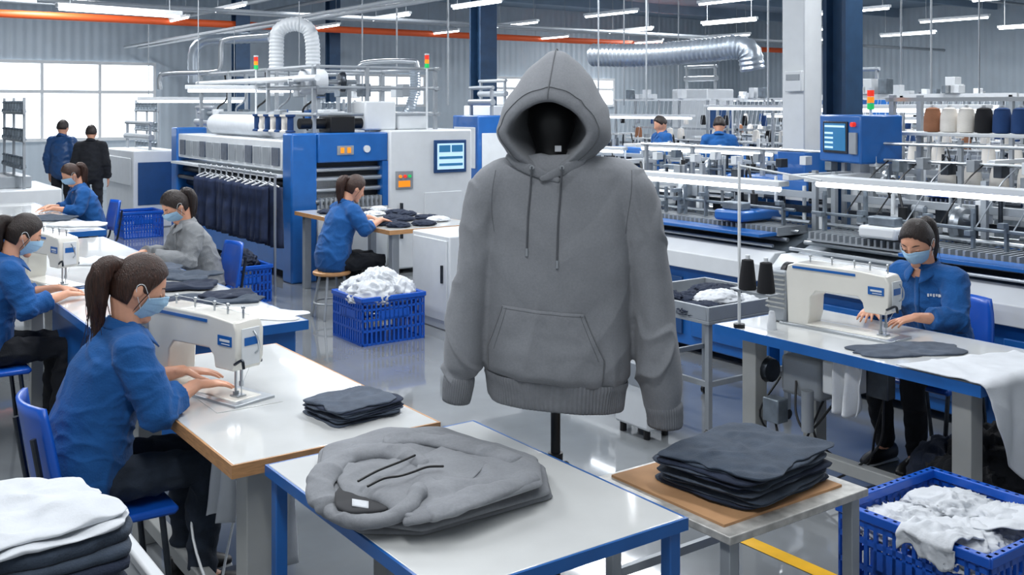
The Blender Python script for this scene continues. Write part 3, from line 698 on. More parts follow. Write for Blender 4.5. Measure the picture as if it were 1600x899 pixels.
# ---------------------------------------------------------------- crates
def crate(w,d,h,P,rz,label,m='bluep',group=None):
    r=empty('plastic_crate',P,rz,label,'crate',group); w2,d2=w/2,d/2; t=.012
    MB().box(-w2+.02,w2-.02,-d2+.02,d2-.02,0,.012).build('base',m,r)
    b=MB(); R=MB()
    def side(x0,y0,x1,y1):
        L=math.hypot(x1-x0,y1-y0); n=int(L/.038); ux,uy=(x1-x0)/L,(y1-y0)/L
        def bx(s0,s1,z0,z1,mb=b,tt=t):
            q=[(x0+ux*s+ -uy*o*tt/2,y0+uy*s+ux*o*tt/2,z) for z in (z0,z1) for s,o in ((s0,-1),(s1,-1),(s1,1),(s0,1))]
            mb.add(q,[(0,3,2,1),(4,5,6,7),(0,1,5,4),(1,2,6,5),(2,3,7,6),(3,0,4,7)])
        for i in range(n+1):
            s=L*i/n; bx(max(0,s-.007),min(L,s+.007),.0,h)
        for z in (.0,h*.28,h*.5,h*.72,h*.86): bx(0,L,z,z+h*.045)
        bx(L*.25,L*.75,h*.5,h*.7)
        bx(-.01,L+.01,h-.035,h,R,.032)
    side(-w2,-d2,w2,-d2); side(w2,-d2,w2,d2); side(w2,d2,-w2,d2); side(-w2,d2,-w2,-d2)
    b.build('lattice_walls',m,r); R.build('rim',m,r,bev=.004)
    return r
crate(.6,.58,.43,W(3.5,2.1),TH,'blue lattice crate of white offcuts in the lower right corner')
crate(.5,.5,.36,W(3.62,9.7),TH,'blue crate of dark clothes below the hanging trousers')
crate(.56,.52,.38,W(4.0,7.5),TH,'blue crate heaped with white cloth in the aisle')
crate(.55,.5,.38,PZ(217,369,0),TH,'distant empty looking blue crate near the left windows')
r=empty('storage_bin',W(.45,2.74),TH,'white plastic bin in the lower left corner','bin')
b=MB()
for s in (-1,1): b.box(s*.345-.008,s*.345+.008,-.33,.33,.0,.66); b.box(-.337,.337,s*.32-.008,s*.32+.008,0,.66)
b.box(-.337,.337,-.31,.31,0,.02); b.build('walls','white',r)
b=MB()
for s in (-1,1): b.box(s*.352-.018,s*.352+.018,-.345,.345,.635,.67); b.box(-.334,.334,s*.327-.018,s*.327+.018,.635,.67)
b.build('rim','white',r,bev=.008)
MB().box(.345,.375,-.1,.1,.5,.53).build('handle','white',r,bev=.006)
def heap(spots,m,lab,cat,grp,wd,dd,h,base,seed=0,rz=TH,n=84):
    for i,(a,b,dz) in enumerate(spots):
        mm=m[i%len(m)]
        o=crumple(wd*random.uniform(.8,1.1),dd*random.uniform(.8,1.1),h,seed+i*3.7,n=n,m=n//2).build('crumpled_cloth',mm,loc=W(a,b,base+dz),rz=rz+random.uniform(-1,1),ang=180)
        tag(o,lab,cat,grp)
heap([(3.36,2.0,0),(3.62,2.2,.0),(3.38,2.24,-.02),(3.64,1.98,0)],['wcloth'],'crumpled white offcut lying in the lower right blue crate','cloth','white offcuts in the near crate',.34,.3,.07,.33,3,n=110)
heap([(3.52,9.6,0),(3.72,9.8,0),(3.62,9.7,.06)],['navy'],'crumpled dark garment in the crate below the trousers','cloth','dark clothes in the far crate',.32,.3,.12,.28,9)
heap([(3.88,7.4,0),(4.12,7.6,0),(3.9,7.62,0.0),(4.12,7.4,.0),(4.0,7.5,.07)],['wcloth'],'crumpled white cloth heaped in the aisle crate','cloth','white cloth in the aisle crate',.36,.34,.14,.30,19)
def scrap(a0,b0,da,db,L1,L2,wd,lab,seed,zt=.44):
    n=V((da,db,0)).normalized(); t=V((-n.y,n.x,0))
    def f(u,v):
        s=v*(L1+L2)-L1; w=(u-.5)*wd*(1+.35*nz(v*2+seed,seed,1)); wob=.015*fold(u*9+seed,v*7,seed)
        if s<0: x=s; z=zt+.012-.10*(s*s/(L1*L1))+.02*nz(u*4+seed,v*5,2)
        else: x=.03+.012*math.sin(u*10+seed); z=zt+.01-s
        if -.03<s<.03: x=s+.01
        if s>=0: x=min(x,.03+s*1.2)+abs(wob)
        z+=wob*.6 if s<0 else .04*nz(u*3,seed,3)*(s/L2)
        return W(a0+n.x*x+t.x*w,b0+n.y*x+t.y*w,z)
    o=MB().grid(f,26,40).build('white_scrap','wcloth',solid=.004,ang=180); tag(o,lab,'cloth')
scrap(3.56,1.8,0,-1,.3,.13,.26,'white scrap draped over the camera side rim of the near blue crate',3)
scrap(3.2,2.02,-1,0,.22,.09,.2,'white scrap over the left rim of the near blue crate',8)
# ---------------------------------------------------------------- stacks of folded garments
def stack(P,w,d,n,t,rz,nm,lab,grp,mats,seed,wob=.06,wr=.003,jit=.01,topw=1.8,rj=.07,e=.24):
    z=P.z
    for i in range(n):
        tt=t*random.uniform(.85,1.15); top=i==n-1
        o=pillow(rect(w*random.uniform(.92,1.05),d*random.uniform(.92,1.05),seed+(0 if not top else 5)+i*.9,wob*(topw if top else 1),e=e),tt,seed+i,wr if top else wr*.3,rings=24 if top else 7,seg=130,domed=9,lip=.6).build('folded_'+nm,mats[i%len(mats)] if not top else mats[0],
          loc=(P.x+random.uniform(-jit,jit),P.y+random.uniform(-jit,jit),z),rz=rz+random.uniform(-rj,rj),ang=180)
        tag(o,lab%(ORD[i] if not top else 'topmost'),'garment',grp); z+=tt*.97
    return z
stack(W(2.61,2.33,.648),.47,.38,14,.0085,TH+.12,'sweater','%s dark slate sweater of the stack on the cardboard table','sweaters stacked on cardboard',['char','navy','char2','navy'],2,.08,.011,.014,1.8,.12,.2)
stack(W(1.74,3.46,.75),.29,.27,9,.0065,TH+.15,'cloth_piece','%s dark cut cloth piece of the pile on the left sewing table','dark pieces on the sewing table',['char2','navy','char'],7,.09,.009,.01,1.8,.13,.2)
z=stack(W(.43,2.72,.47),.5,.46,14,.030,TH+.05,'sweatshirt','%s dark sweatshirt of the pile in the lower left bin','sweatshirts in the corner bin',['char','navy','wcloth','navy','char','navy'],12,.05,.009,.014,1.8,.08)
for i in range(2):
    o=pillow(rect(.52-.04*i,.47-.04*i,31+i*4,.14,e=.3),.012,31+i*3,.016,rings=30,seg=150,domed=8).build('white_cloth','wcloth',loc=W(.42-.02*i,2.73,z+.006+.016*i),rz=TH+.2*i,ang=180); tag(o,['lower white cloth covering the sweatshirts in the corner bin','upper crumpled white cloth on the corner bin pile'][i],'cloth')
def flat(P,w,d,m,lab,seed,t=.02,wr=.014,rz=0,cat='cloth',grp=None,nm='fabric_piece'):
    o=pillow(rect(w,d,seed,.2,e=.4),t,seed,wr,rings=16,domed=4).build(nm,m,loc=P,rz=rz,ang=180); return tag(o,lab,cat,grp)
flat(PZ(330,470,.75),.55,.3,'char','dark cut fabric nearest on the blue sided table',3,rz=.2)
flat(PZ(265,478,.75),.35,.3,'navy','smaller dark fabric by the worker head on the blue sided table',5,rz=.5)
flat(PZ(355,462,.76),.3,.25,'navy','dark fabric fold at the right edge of the blue sided table',8,rz=.9)
flat(PZ(295,448,.76),.34,.26,'navy','dark fabric piece between the two larger piles on the left tables',10,rz=.3)
flat(PZ(270,432,.75),.6,.35,'char','dark fabric under the hands of the worker in grey',11,rz=-.1)
flat(PZ(235,420,.765),.4,.3,'char2','slate fabric layer beneath the grey worker forearms',12,rz=.4)
flat(PZ(150,410,.75),.5,.3,'wcloth','white cloth left of the worker in grey',13)
flat(PZ(65,342,.75),.7,.5,'char','dark fabric on the far left worker table',15)
flat(PZ(120,352,.75),.5,.35,'wcloth','white cloth at the near end of the far left worker table',16)
flat(PZ(400,492,.75),.5,.3,'wcloth','white cloth sheet at the near right of the blue sided table',17,t=.008,wr=.004,rz=-.2)
flat(PZ(1415,548,.75),.5,.24,'char2','slate garment panel being sewn by the right worker',21,t=.012,wr=.01,rz=.15)
heap([(4.55+.3*(i%3)*.9,8.15+.2*(i//2),0) for i in range(16)],['navy','navy','wcloth','navy'],'small crumpled fabric piece on the wood edged table behind the hoodie','fabric piece','pieces on the far sorting table',.24,.2,.035,.80,33,n=48)
def dr(u,v):
    s=v*.95
    if s<.4:
        x=3.99+.66*u+.05*(1-s/.4)*nz(u*3,1,1); yy=2.285+(.4-s)*(1.0-.45*u); z=.757+.012*max(0,fold(u*9,s*9,1))+.004
    else:
        q=s-.4; x=3.97+.62*u+.03*nz(u*3,q*3,4)+.1*q*(1-u); yy=2.275-.03*abs(math.sin(u*9+q*2))*min(1,q*5)-.01; z=.757-q*(.30+.5*math.sin(min(PI,u*3.4)))
        z=max(z,.06)
    return W(x,yy,z)
o=MB().grid(dr,48,44).build('draped_cloth','wcloth',solid=.005,ang=180); tag(o,'white cloth draped off the near end of the right table','cloth')
r=empty('metal_rack',W(4.25,4.05),TH,'grey metal trolley with dark cloth pieces left of the right table','trolley')
MB().box(0,.75,0,.75,.66,.68).box(0,.75,0,.02,.68,.76).box(0,.02,0.02,.75,.68,.76).box(.02,.75,.73,.75,.68,.76).box(.73,.75,.02,.73,.68,.76).build('tray','alu',r,bev=.003)
for x in (.02,.7):
    for y in (.02,.7): MB().box(x,x+.03,y,y+.03,.06,.66).build('post','alu',r); 
for x in (.035,.715):
    for y in (.035,.715): MB().lathe([(.01,-.012),(.03,-.012),(.03,.012),(.01,.012)],(x,y,.03),12,'y').build('caster','black',r)
for a in ((.05,.7,.02,.04),(.05,.7,.71,.73),(.02,.04,.05,.7)): MB().box(*a,.3,.33).build('lower_rail','alu',r)
heap([(4.4,4.25,0),(4.6,4.5,0),(4.75,4.25,0),(4.45,4.6,.01),(4.8,4.55,.02),(4.6,4.3,.04),(4.7,4.4,.05)],['navy','navy','wcloth'],'small cloth piece on the grey metal trolley','fabric piece','pieces on the trolley',.28,.25,.05,.68,51,n=60)
heap([(4.62,2.78,0),(4.42,2.62,0),(4.9,2.62,0),(4.66,2.6,.12)],['navy','jeans'],'dark garment heaped on the floor under the right table','cloth','dark heap on the floor',.5,.4,.2,0,61)
r=empty('power_unit',W(3.98,4.25),TH,'light grey wheeled box on the floor between hoodie sleeve and trolley','box')
MB().box(0,.2,0,.3,.05,.5).build('housing','white',r,bev=.02); MB().box(-.01,0,.05,.25,.3,.42).build('vent_panel','alu',r)
for x in (.03,.17):
    for y in (.05,.25): MB().cyl((x,y,0),(x,y,.05),.02,n=8).build('foot','black',r)
# ---------------------------------------------------------------- chairs and stools
def chair(P,rz,label,m='bluep'):
    r=empty('work_chair',P,rz,label,'chair')
    MB().extr([(-.2,.385),(-.2,.41),(.2,.415),(.21,.395),(.19,.38)],-.2,.2).build('seat',m,r,bev=.012)
    MB().grid(lambda u,v:V((-.245-.06*v+.05*(2*u-1)**2,(u-.5)*.42*(1-.18*v**3),.5+.34*v)),12,8).build('backrest',m,r,solid=.018)
    for y in (-.17,.17):
        MB().tube(cr([(.19,y,.0),(.17,y,.2),(.15,y,.38)],5),.012,8).build('leg','dsteel',r)
        MB().tube(cr([(-.24,y,.0),(-.2,y,.2),(-.17,y,.38)],5),.012,8).build('leg','dsteel',r)
        MB().tube(cr([(-.16,y,.38),(-.225,y,.41),(-.25,y,.5),(-.29,y*.95,.74)],5),.011,8).build('back_post','dsteel',r)
    return r
# ---------------------------------------------------------------- people
def headpt(d,s=1):
    x,y,z=d; X=.097*x; Y=.076*y; Z=.118*z
    if z<0:
        k=-z; Y*=1-.3*k**1.5
        if x<0: X*=1-.4*k
        else: X*=1-.12*k**2
    if x>.5: X-=.006*math.exp(-((abs(y)-.38)**2+(z-.08)**2)/.02)
    return V((X,Y,Z))*s
def sph(n,m,fn):
    vs=[]
    for i in range(m+1):
        th=PI*i/m
        for j in range(n):
            ph=2*PI*j/n; vs.append(fn(V((math.sin(th)*math.cos(ph),math.sin(th)*math.sin(ph),math.cos(th)))))
    return vs,[(i*n+j,(i+1)*n+j,(i+1)*n+(j+1)%n,i*n+(j+1)%n) for i in range(m) for j in range(n)]
def sst(a,b,x): t=min(1,max(0,(x-a)/(b-a))); return t*t*(3-2*t)
def addhand(mb,wr,d,up,side,curl=.35):
    d=V(d).normalized(); up=V(up); up=(up-d*up.dot(d)).normalized(); lat=up.cross(d)*side
    kn=wr+d*.082
    mb.tube([wr-d*.02,wr+d*.02,wr+d*.055,kn],[(.024,.018),(.031,.016),(.038,.0145),(.036,.011)],12,ref=lat,rnd=True)
    for k,(o,l) in enumerate(((.029,.066),(.0095,.075),(-.010,.07),(-.028,.054))):
        p=kn+lat*o-d*(.006 if k in(0,3) else 0); dd=(d+lat*o*5.5).normalized(); pts=[p-dd*.02,p]; c=curl*(.3+.15*k)
        for sg,f in enumerate((.45,.3,.25)):
            dd=(dd*math.cos(c)-up*math.sin(c)).normalized(); p=p+dd*l*f; pts.append(p); c=curl*1.2
        mb.tube(pts,[.0088,.0086,.0078,.007,.0056],8,rnd=True)
    p=wr+d*.025+lat*.024; td=(d*.75+lat*.7-up*.25).normalized()
    mb.tube([p-td*.01,p+td*.03,p+td*.055+d*.006,p+td*.07+d*.02],[.0135,.0115,.009,.0068],8,rnd=True)
def person(label,P,rz,J={},shirt='shirt',trou='jeans',hair='hair',vox=.006,mask=True,tilt=.6,yaw=0,sleeve=.45,pony=True,curl=.35,scale=1,group=None,long=False,male=False,logo=False):
    r=empty('person',P,rz,label,'person',group); r.scale=(scale,)*3
    D=dict(pel=(0,0,.52),waist=(.03,0,.68),chest=(.09,0,.86),nb=(.15,0,1.0),head=(.22,0,1.15),
      sh=(.13,.155,.955),el=(.2,.23,.76),wr=(.44,.12,.8),hd=(.9,-.2,-.25),hip=(.03,.085,.5),kn=(.43,.11,.49),an=(.4,.11,.09),toe=(.52,.12,.035))
    for k,v in J.items(): D[k]=v
    def s2(k,s):
        if s<0 and k+'R' in D: v=D[k+'R']; return V((v[0],-v[1],v[2]))
        v=D[k]; return V((v[0],s*v[1],v[2]))
    R=Matrix.Rotation(yaw,3,'Z')@Matrix.Rotation(tilt,3,'Y'); hc=V(D['head'])
    pel,wa,ch,nb=[V(D[k]) for k in ('pel','waist','chest','nb')]
    b=MB(); vs,fs=sph(30,22,lambda d:hc+R@headpt(d)); b.add(vs,fs)
    b.tube([hc+R@V((.088,0,.03)),hc+R@V((.102,0,0)),hc+R@V((.112,0,-.022))],[.008,.009,.014],8,rnd=True)
    b.tube([hc+R@V((.092,-.02,-.055)),hc+R@V((.099,0,-.054)),hc+R@V((.092,.02,-.055))],[.004,.008,.004],8,rnd=True)
    b.ell(hc+R@V((.078,0,-.092)),(.024,.026,.02))
    for s in (1,-1): b.ell(hc+R@V((-.005,s*.077,-.005)),(.018,.009,.03),R)
    b.tube([nb-V((.02,0,.05)),nb+V((.0,0,.03)),hc+R@V((-.025,0,-.05))],[.055,.05,.05],14,rnd=True)
    b.tube([pel,wa,ch,nb-V((0,0,.03))],[(.13,.1),(.12,.09),(.14,.09),(.09,.07)],16,ref=(0,1,0),rnd=True)
    b.tube([s2('sh',1),s2('sh',-1)],.05,12,rnd=True)
    for s in (1,-1):
        S,E,Wr=s2('sh',s),s2('el',s),s2('wr',s)
        b.tube([S,S.lerp(E,.5),E,E.lerp(Wr,.3),E.lerp(Wr,.7),Wr],[.045,.042,.037,.038,.029,.023],12,rnd=True)
        hd=V(D['hd']); 
        if s<0 and 'hdR' in D: hd=V(D['hdR']); hd.y=-hd.y
        hd=V((hd.x,hd.y*s if not (s<0 and 'hdR' in D) else hd.y,hd.z))
        addhand(b,Wr,hd,(0,0,1) if hd.z>-.8 else (0,s,0),-s,curl)
        Hh,K,A,T=s2('hip',s),s2('kn',s),s2('an',s),s2('toe',s)
        b.tube([Hh,Hh.lerp(K,.5),K,K.lerp(A,.35),A],[.07,.06,.048,.048,.03],12,rnd=True)
        b.tube([A,A.lerp(T,.5)-V((0,0,.01)),T],[.03,.028,.02],10,rnd=True)
    o=b.build('body','skin',r); remesh(o,vox,1)
    sd=random.uniform(0,50)
    c=MB(); c.tube([pel-V((0,0,.01)),pel.lerp(wa,.5),wa,wa.lerp(ch,.5),ch,ch.lerp(nb,.55),nb+V((.0,0,-.005))],[(.19,.15),(.19,.155),(.178,.145),(.18,.142),(.184,.138),(.155,.112),(.07,.068)],28,ref=(0,1,0),rnd=not long)
    c.tube([s2('sh',1),ch.lerp(nb,.7)+V((0,0,.01)),s2('sh',-1)],[.066,.088,.066],16,rnd=True)
    for s in (1,-1):
        S,E,Wr=s2('sh',s),s2('el',s),s2('wr',s); C=E.lerp(Wr,sleeve)
        c.tube([S,S.lerp(E,.5),E,E.lerp(C,.5),C],[.076,.074,.07,.064,.056],18)
        c.ell(E,(.069,.069,.069)); c.ell(S,(.073,.073,.073))
        c.tube([C-(C-E).normalized()*.022,C+(C-E).normalized()*.012],[.062,.062],16)
    o=c.build('shirt',shirt,r)
    def wk(p):
        d=min((p-s2('el',1)).length,(p-s2('el',-1)).length); e=math.exp(-(d/.12)**2); wq=math.exp(-((p.z-wa.z)/.09)**2)
        return .004*fold(p.x*11+sd,p.y*10,p.z*14)+.007*crease(p.x*4.5+sd,p.y*4.5,p.z*6)+.005*crease(p.x*8,p.y*8+sd,p.z*11)+(e*.007+wq*.004)*crease(p.x*11+p.z*5,p.y*11+sd,p.z*15)+.002*nz(p.x*22,p.y*22,p.z*22)-.005
    so=remesh(o,max(vox,.006),5,wk)
    def cf(u,v):
        an=PI*.1+(2*PI-.2*PI)*u; fr=max(0,math.cos(an)); rr=.062+.022*v+.02*v*fr
        return nb+V((rr*math.cos(an)*1.05+.006,rr*math.sin(an)*1.02,.034-.03*math.cos(an)-.035*v-.04*v*fr**3))
    MB().grid(cf,30,4).build('collar',shirt,r,solid=.006,ang=180)
    if vox<.012:
        bpy.context.view_layer.update(); bv=BVHTree.FromObject(so,bpy.context.evaluated_depsgraph_get())
        def pj(y,z,off):
            h=bv.ray_cast(V((1,y,z)),V((-1,0,0))); return V(((h[0].x if h[0] and h[0].x<.4 else .2)+off,y,z))
        z0=pel.z+.1; z1=nb.z-.03
        MB().grid(lambda u,v:pj((u-.5)*.03,z0+(z1-z0)*v,.003),2,26).build('placket',shirt,r,solid=.003,ang=180)
        if logo:
            q=MB()
            for i in range(6):
                p=pj(.065+i*.011,ch.z+.02,.003); q.box(p.x-.004,p.x+.002,p.y-.004,p.y+.004,p.z-(.006 if i%2 else .009),p.z+.006)
            q.build('chest_lettering','white',r)
    q=MB(); q.tube([pel-V((0,0,.02)),pel+V((0,0,.06))],[(.15,.11),(.14,.1)],22,ref=(0,1,0),rnd=True)
    for s in (1,-1):
        Hh,K,A=s2('hip',s),s2('kn',s),s2('an',s)
        q.tube([Hh-V((.0,0,0)),Hh.lerp(K,.5),K,K.lerp(A,.35),K.lerp(A,.95)],[.085,.08,.069,.062,.052],16,rnd=True)
    o=q.build('trousers',trou,r); remesh(o,max(vox,.008),3,lambda p:.006*fold(p.x*16+sd,p.y*12,p.z*18)+.008*crease(p.x*8+sd,p.y*8,p.z*11)-.003)
    for s in (1,-1):
        A,T=s2('an',s),s2('toe',s); f=(T-A); f.z=0; f.normalize()
        B=V((A.x,A.y,0))
        q=MB().tube([B-f*.045+V((0,0,.05)),B+V((0,0,.05)),B+f*.06+V((0,0,.043)),B+f*.13+V((0,0,.033)),B+f*.165+V((0,0,.026))],[(.033,.046),(.038,.046),(.042,.038),(.042,.028),(.03,.018)],14,ref=f.cross(V((0,0,1))),rnd=True).build('shoe','black',r)
        MB().tube([B-f*.06+V((0,0,.01)),B+f*.17+V((0,0,.01))],[(.038,.01),(.036,.01)],14,ref=f.cross(V((0,0,1))),rnd=True).build('sole','white',q)
    def hp(d):
        x,y,z=d; face=sst(-.05,.12,x-(.26+.7*max(z,0)+.05*nz(y*7+sd,z*3,1))) 
        face=max(face,sst(-.1,.15,-z-.55+(.0 if x<0 else 0)))
        if abs(y)>.75: face=max(face,sst(.0,.15,-z+.02)*sst(-.25,-.1,x))
        if male and z<-.15: face=max(face,sst(.1,.3,-z))
        st=math.atan2(y,z-.3)
        k=1.11+.012*nz(x*3+sd,y*5,z*2)+(.006*nz(st*9+sd,x*1.2,3)+.004*nz(st*30,x*2,9)+.003*nz(st*70,x*2,5))
        return hc+R@headpt(d,k*(1-face)+.9*face)
    n1=(150,90) if vox<.012 else (44,30)
    h=MB(); vs,fs=sph(n1[0],n1[1],hp); h.add(vs,fs); h=h.build('hair',hair,r,ang=180)
    if vox<.012:
        for s in (1,-1):
            MB().tube(cr([hc+R@V((.028,s*(.079),.05)),hc+R@V((.03,s*.085,.01)),hc+R@V((.018,s*.086,-.035)),hc+R@V((.01,s*.078,-.08))],4),[.002]*12+[.0005],5).build('hair_strand',hair,h)
    if pony:
        p0=hc+R@V((-.1,0,.045)); pts=cr([p0+R@V((.02,0,0)),p0+V((-.035,0,-.005)),p0+V((-.065,0,-.05)),p0+V((-.072,.005,-.14)),p0+V((-.068,.01,-.24)),p0+V((-.085,.01,-.34))],7)
        n=len(pts); rr=[(.018+.03*math.sin(min(1,i/(n-1)*1.25)*PI*.8+.25))*(1-.75*(i/(n-1))**2.5) for i in range(n)]
        q=MB().tube(pts,rr,56,rnd=True)
        q=q.build('ponytail',hair,r,ang=180); bake(q,lambda p:.005*nz(p.x*70+sd,p.y*70,p.z*4)+.0035*nz(p.x*150,p.y*150,p.z*6))
        q=MB()
        for k in range(26):
            o1=V((random.uniform(-.025,.025),random.uniform(-.03,.03),0)); q.tube([p+o1*(.8+1.3*i/n)+V((.004*math.sin(i*.4+k),.004*math.cos(i*.5+k),0)) for i,p in enumerate(pts[n//5:])],[.002*(1-.85*i/(n*.8)) for i in range(n-n//5)],4)
        q.build('ponytail_strands',hair,h)
        MB().lathe([(.018,-.012),(.026,-.01),(.028,0),(.026,.01),(.018,.012)],n=14,axis='x').build('hair_tie','black',r,loc=p0+V((-.02,0,0)))
    if vox<.012:
        for s in (1,-1):
            MB().tube([hc+R@V(v) for v in ((.083,s*.018,.006),(.0875,s*.029,.001),(.080,s*.043,.006))],[.0014,.0024,.0014],6,rnd=True).build('eyelashes','black',r)
            MB().tube([hc+R@V(v) for v in ((.09,s*.014,.03),(.087,s*.03,.036),(.074,s*.047,.032))],[.002,.003,.0015],6,rnd=True).build('eyebrow',hair,r)
            MB().ell(hc+R@V((.076,s*.03,.006)),(.013,.014,.009),R,12,8).build('eyelid','skin',r)
    if mask:
        def mf(u,v):
            az=(u-.5)*2.4
            z0=.1*max(0,math.cos(az*1.1))+(-.22)*(1-max(0,math.cos(az*1.1))); z=z0*(1-v)+(-.95)*v*(.62+.38*max(0,math.cos(az)))
            el=max(-.96,z); c=math.sqrt(1-el*el); d=V((c*math.cos(az),c*math.sin(az),el))
            p=headpt(d,1.07); bul=math.exp(-(az/.55)**2)*(.022*math.sin(PI*min(1,.35+v*.65))); p.x+=bul
            pl=((v*3.6)%1)*.005*math.exp(-(az/.9)**2)*(1 if .12<v<.92 else 0); p.x+=pl
            return hc+R@p
        mk=MB().grid(mf,30,36).build('face_mask','mask',r,solid=.002)
        for s in (1,-1):
            MB().tube(cr([hc+R@V((.045,s*.078,-.02)),hc+R@V((.0,s*.086,.02)),hc+R@V((-.02,s*.085,.0)),hc+R@V((.03,s*.076,-.06))],4),.0014,5).build('ear_loop','white',mk)
    return r
FA=TH; FB=TH+PI
person('ponytailed woman in blue shirt and mask sewing at the left front table',W(.91,4.02),FA,dict(kn=(.40,.11,.49),an=(.40,.1,.09),toe=(.52,.1,.035),
   el=(.2,.25,.75),wr=(.40,.14,.79),hd=(.9,-.25,-.1),elR=(.19,.24,.76),wrR=(.38,.09,.79),hdR=(.9,-.15,-.1),head=(.19,0,1.16)),'shirt','jeansb','hairb',.0042,tilt=.5,yaw=-.1,scale=1.04,curl=.18)
chair(W(1.0,4.02),FA,'blue plastic work chair under the left front ponytailed woman')
person('woman in blue shirt and mask bent over the right sewing table',W(5.17,3.2),FB,dict(el=(.22,.22,.77),wr=(.44,.13,.8),hd=(.9,-.35,-.15),an=(.36,.09,.09),toe=(.48,.1,.035)),'shirt','jeans','hair',.005,tilt=.55,yaw=.15,scale=1.02,curl=.2,sleeve=.6,logo=True)
chair(W(5.14,3.22),FB,'blue plastic chair of the right masked worker')
person('woman in grey shirt and mask handling dark fabric at left',W(2.63,7.72),FB,dict(hd=(.9,-.3,-.2)),'shirtg','jeans','hair',.009,tilt=.7,curl=.2,sleeve=.85)
chair(W(2.6,7.72),FB,'blue chair of the worker in the grey shirt')
person('woman in blue cropped by the left picture edge sewing',W(.92,6.5),FA,dict(hd=(.9,-.3,-.15)),'shirt','jeans','hair',.009,tilt=.5,curl=.2,sleeve=.5)
chair(W(.95,6.5),FA,'blue chair at the left edge under the cropped worker')
person('farthest seated woman in blue at the far left table',W(2.8,11.9),FB,{},'shirt','jeans','hairb',.012,tilt=.6,curl=.2,sleeve=.5)
chair(W(2.78,11.9),FB,'blue chair of the farthest seated left worker')
person('woman in blue on a stool sorting pieces beside the big machine',W(4.02,8.42),FA,dict(wr=(.44,.12,.86),el=(.2,.25,.8)),'shirt','jeans','hairb',.009,mask=False,tilt=.5,curl=.2,sleeve=.3)
r=empty('stool',W(4.02,8.42),TH,'round wooden topped stool with grey legs in the aisle','stool')
MB().lathe([(.01,.385),(.16,.385),(.17,.395),(.17,.412),(.16,.42),(.01,.42)],n=24).build('seat','wood',r)
for k in range(4):
    an=PI/4+k*PI/2; MB().cyl((.11*math.cos(an),.11*math.sin(an),.385),(.19*math.cos(an),.19*math.sin(an),0),.012,n=8).build('leg','alu',r)
q=MB(); q.tube([(.16*math.cos(2*PI*k/20),.16*math.sin(2*PI*k/20),.14) for k in range(21)],.008,6).build('foot_ring','alu',r)
ST=dict(pel=(0,0,.93),waist=(0,0,1.08),chest=(0,0,1.26),nb=(0,0,1.42),head=(.02,0,1.56),sh=(0,.17,1.37),el=(-.02,.23,1.1),wr=(.05,.24,.86),hd=(.1,0,-1),hip=(0,.09,.9),kn=(.02,.1,.5),an=(0,.1,.09),toe=(.12,.12,.035))
P=PX(97,HZ,15.5); person('standing worker in dark blue with back turned before the left windows',(P.x,P.y,0),1.4,ST,'dblue','jeans','hair',.014,mask=False,tilt=.05,sleeve=.9,pony=False,male=True)
P=PX(142,HZ,15.0); person('standing figure in long black coat right of the blue one by the windows',(P.x,P.y,0),1.7,ST,'jeans','jeans','hair',.014,mask=False,tilt=.05,sleeve=.9,pony=False,male=True,scale=.96)
ST2=dict(ST); ST2.update(wr=(.25,.15,1.05),hd=(.9,0,-.1),el=(.02,.24,1.1))
person('standing worker in blue among the knitting rows, just right of the hood',W(10.75,11.2),FB-.3,ST2,'shirt','jeans','hair',.014,mask=False,tilt=.4,sleeve=.7,pony=False,male=True,curl=.2,scale=1.04)
person('worker in blue seen from behind among the knitting rows',W(10.7,10.0),1.3,ST2,'shirt','jeans','hair',.014,mask=False,tilt=.3,sleeve=.7,pony=False,male=True,curl=.2,scale=1.04)
# ---------------------------------------------------------------- HERO HOODIE on mannequin
S=3.6/F
HR=V((.153,3.6,0))
def hx(px): return (px-868)*S
def hz(py): return H-(py-HZ)*S
def fx(px): return (px-800)/F*3.46-.153
def fz(py): return H-(py-HZ)*3.46/F
def kz(py): return H-(py-HZ)*3.54/F
def wrinkle(p):
    ax=abs(p.x); sl=sst(.23,.30,ax)
    a=.011*nz(p.x*4.5,p.y*5+3,p.z*3.5)*(1-.4*sl)
    a+=(1-sl)*.007*crease((p.z-ax*.9)*3.6,p.x*2.0,p.y*2+1)
    lowr=sst(1.5,1.0,p.z)
    a+=(1-sl)*lowr*(.007*nz(p.x*11,p.y*7,p.z*2.0+1)+.002*nz(p.x*22,p.y*9,p.z*4)+.006*crease(p.x*6,p.y*3,p.z*2.2+4))
    el=.6+.5*math.exp(-((p.z-1.3)/.16)**2)+1.0*math.exp(-((p.z-1.0)/.1)**2)
    a+=sl*(.007*nz(p.x*8,p.y*8,p.z*5+4)+el*.010*crease(p.x*4.4+p.z*3,p.y*4,p.z*6-ax*6)+.002*nz(p.x*18,p.y*18,p.z*16))
    ap=math.exp(-(((ax-.25)/.08)**2+((p.z-1.5)/.14)**2)); a+=ap*.008*crease(p.x*8,p.y*4,p.z*6+ax*6)
    return a-.005
mann=empty('mannequin_stand',HR,0,'black mannequin form on a pole stand inside the grey hoodie','mannequin')
MB().lathe([(.09,hz(300)),(.085,hz(270)),(.06,hz(248)),(.055,hz(232)),(.07,hz(215)),(.085,hz(195)),(.08,hz(172)),(.05,hz(158)),(.01,hz(154))],(hx(862),.02,0),24).build('neck_form','black',mann)
MB().cyl((0,0,.04),(0,0,.86),.017,n=14).build('pole','black',mann)
MB().cyl((0,0,.6),(0,0,.68),.026,n=14).build('clamp_collar','black',mann); MB().ell((.035,-.01,.64),(.014,.014,.014)).build('clamp_knob','black',mann)
MB().lathe([(.01,0),(.17,0),(.17,.012),(.05,.03),(.03,.05),(.01,.05)],n=30).build('base_plate','black',mann)
